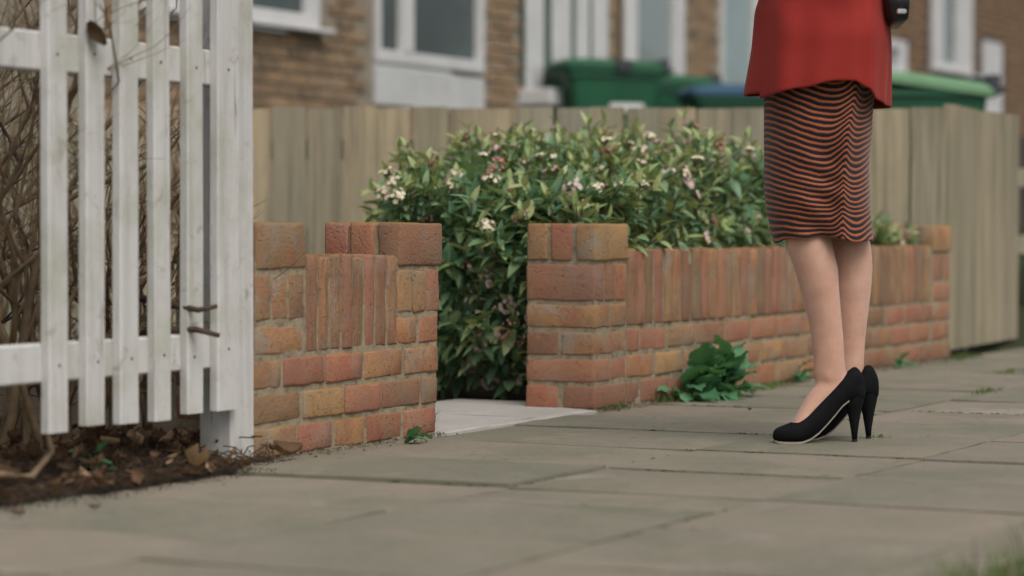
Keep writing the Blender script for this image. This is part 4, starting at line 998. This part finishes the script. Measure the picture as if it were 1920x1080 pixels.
# red jacket: an open ring from the near front edge round the back to the far front edge
def jacket():
    NA, NZ = 150, 70; v = []; f = []
    a0, a1 = R(180 + 17), R(180 + 17 + 370)        # angle 180 looks forward (left); near side is -y (270)
    for j in range(NZ + 1):
        t_ = j / NZ
        for i in range(NA + 1):
            s_ = i / NA; a = a0 + (a1 - a0) * s_; ca, sa = math.cos(a), math.sin(a)
            # hem follows the photo: low at the front edge, high on the near hip, low again at the back
            xh = interp(s_, [(0, .802), (.06, .808), (.14, .822), (.21, .838), (.245, .838), (.275, .822), (.31, .797), (.36, .790), (.45, .786), (.6, .79), (.75, .825), (.9, .815), (1, .815)])
            z = xh + (1.45 - xh) * t_
            fl = interp(z, [(.79, 1.0), (.95, .55), (1.1, .15), (1.2, 0), (1.45, 0)])
            xl = interp(z, [(.79, -.172), (1.0, -.158), (1.1, -.135), (1.25, -.135), (1.36, -.12), (1.45, -.075)]); xr = interp(z, [(.79, .150), (.93, .152), (1.02, .146), (1.12, .115), (1.25, .115), (1.36, .10), (1.45, .065)])
            ry = interp(z, [(.79, .215), (.93, .205), (1.1, .155), (1.25, .16), (1.38, .19), (1.45, .13)])
            cx = (xl + xr) / 2; rx = (xr - xl) / 2
            fold = .013 * fl * math.sin(a * 5 + .6) + .007 * fl * math.sin(a * 11 + 1.3) + .004 * math.sin(a * 3 + z * 9)
            crease = -.018 * fl * math.exp(-((s_ - .262) / .018) ** 2) + .010 * fl * math.exp(-((s_ - .30) / .025) ** 2)
            far = interp(s_, [(0, 0), (.84, 0), (.945, 1), (1, .14)]) * fl; nearf = interp(s_, [(0, 1), (.1, 0), (1, 0)]) * fl
            x = cx + (rx + fold * .5 + crease * .3) * math.copysign(abs(ca) ** .9, ca) - .026 * far; y = .01 + (ry + fold + crease) * math.copysign(abs(sa) ** .95, sa) - .02 * nearf
            v.append((x, y, z))
    for j in range(NZ):
        for i in range(NA): q = j * (NA + 1) + i; f.append((q, q + 1, q + NA + 2, q + NA + 1))
    me = mesh('jacket', v, f, M['wool'], True); o = link('jacket', me, pe)
    so = o.modifiers.new('thick', 'SOLIDIFY'); so.thickness = .006; so.offset = -1; su = o.modifiers.new('sub', 'SUBSURF'); su.levels = 1; su.render_levels = 1
    for s_ in (-1, 1):
        sh_ = Vector((-.01, .01 + s_ * .16, 1.415)); el = Vector((.032, .01 + s_ * .215, 1.15)); wr = Vector((-.15, .01 + s_ * .11, 1.188)); mb = MB()
        mb.tube([sh_ + Vector((0, -s_ * .03, .02)), sh_, sh_ * .5 + el * .5, el, el * .5 + wr * .5, wr], [.05, .066, .058, .054, .05, .042], 16); mb.obj('sleeve', M['wool'], o, True)
    return o
jk = jacket()
# shoes
def shoe(dx, yc, ty):
    s_ = empty('shoe', (dx, 0, 0)); s_.parent = pe
    # stations from toe to counter: x, bottom z, top z, half width
    st = [(-.126, .012, .022, .006), (-.122, .006, .032, .017), (-.114, .004, .037, .025), (-.100, .003, .042, .032), (-.085, .003, .048, .036), (-.070, .003, .054, .038), (-.058, .004, .063, .038), (-.040, .010, .080, .037), (-.020, .024, .100, .036), (.0, .045, .120, .035), (.020, .068, .139, .034), (.036, .088, .154, .034), (.052, .100, .170, .033), (.066, .102, .182, .031), (.078, .100, .174, .027), (.087, .100, .155, .019), (.092, .106, .138, .006)]
    rings = []
    for i, (x, b, t_, w) in enumerate(st):
        y = yc + (ty - yc) * (.09 - x) / .215; h = t_ - b; ring = []
        front = x < -.06
        for k in range(20):
            a = 2 * math.pi * k / 20; ca, sa = math.cos(a), math.sin(a)
            e = .75 if not front else .8
            yy = w * math.copysign(abs(ca) ** .7, ca) * (1 if sa < .3 else (1 - .16 * (sa - .3) if not front else 1)); zz = (b + t_) / 2 + h / 2 * math.copysign(abs(sa) ** e, sa)
            ring.append((x, y + yy, zz))
        rings.append(ring)
    mb = MB(); mb.loft(rings); up = mb.obj('upper', M['suede'], s_, True)
    up.modifiers.new('sub', 'SUBSURF').render_levels = 1
    # sole following the underside
    mb = MB(); rings = []
    for (x, b, t_, w) in st[1:13]:
        y = yc + (ty - yc) * (.09 - x) / .215; w2 = w * (.88 if x < -.05 else .62); bb = b - .002
        rings.append([(x, y - w2, bb), (x, y + w2, bb), (x, y + w2, bb + .004), (x, y - w2, bb + .004)])
    mb.loft(rings); mb.obj('sole', M['sole'], s_)
    mb = MB(); rings = []
    for z, xc, rx, ry in ((.145, .068, .022, .024), (.115, .066, .0255, .025), (.088, .0655, .0205, .021), (.060, .0665, .0135, .0145), (.030, .0668, .0085, .0095), (.009, .0672, .0062, .0072)):
        rings.append([(xc + rx * math.cos(2 * math.pi * k / 16), yc + ry * math.sin(2 * math.pi * k / 16), z) for k in range(16)])
    mb.loft(rings); hl = mb.obj('heel', M['suede'], s_, True)
    mb = MB(); mb.tube([(.0672, yc, .0006), (.0672, yc, .0088)], .0066, 14); mb.obj('heel_tip', M['leather'], s_)
    mb = MB(); mb.bbox(-.078, -.064, (yc + ty) / 2 - .016, (yc + ty) / 2 + .004, .047, .0555, .003); mb.obj('bow', M['suede'], s_)
    return s_
shoe(0, NY, NY - .012); shoe(.045, FY, FY - .006)
# shoulder bag
hb = empty('handbag', (PX0 + .158, PY0 - .02, .975), R(-4), 'black leather shoulder bag hanging behind the red jacket', 'bag')
mb = MB(); mb.loft([rr(0, 0, .016, .09, 0, .014), rr(0, 0, .026, .115, .010, .024), rr(0, 0, .030, .12, .05, .028), rr(0, 0, .026, .115, .15, .024), rr(0, 0, .018, .10, .18, .016)]); mb.obj('bag_body', M['leather'], hb, True)
mb = MB(); mb.bbox(-.004, .020, -.1245, -.116, .018, .030, .003); mb.obj('clasp', M['metal'], hb)
mb = MB(); mb.tube([(0, -.10, .17), (-.02, -.06, .33), (-.13, -.05, .49), (-.15, .08, .49), (.0, .12, .33), (0, .10, .17)], .008, 8); mb.obj('strap', M['leather'], hb, True)
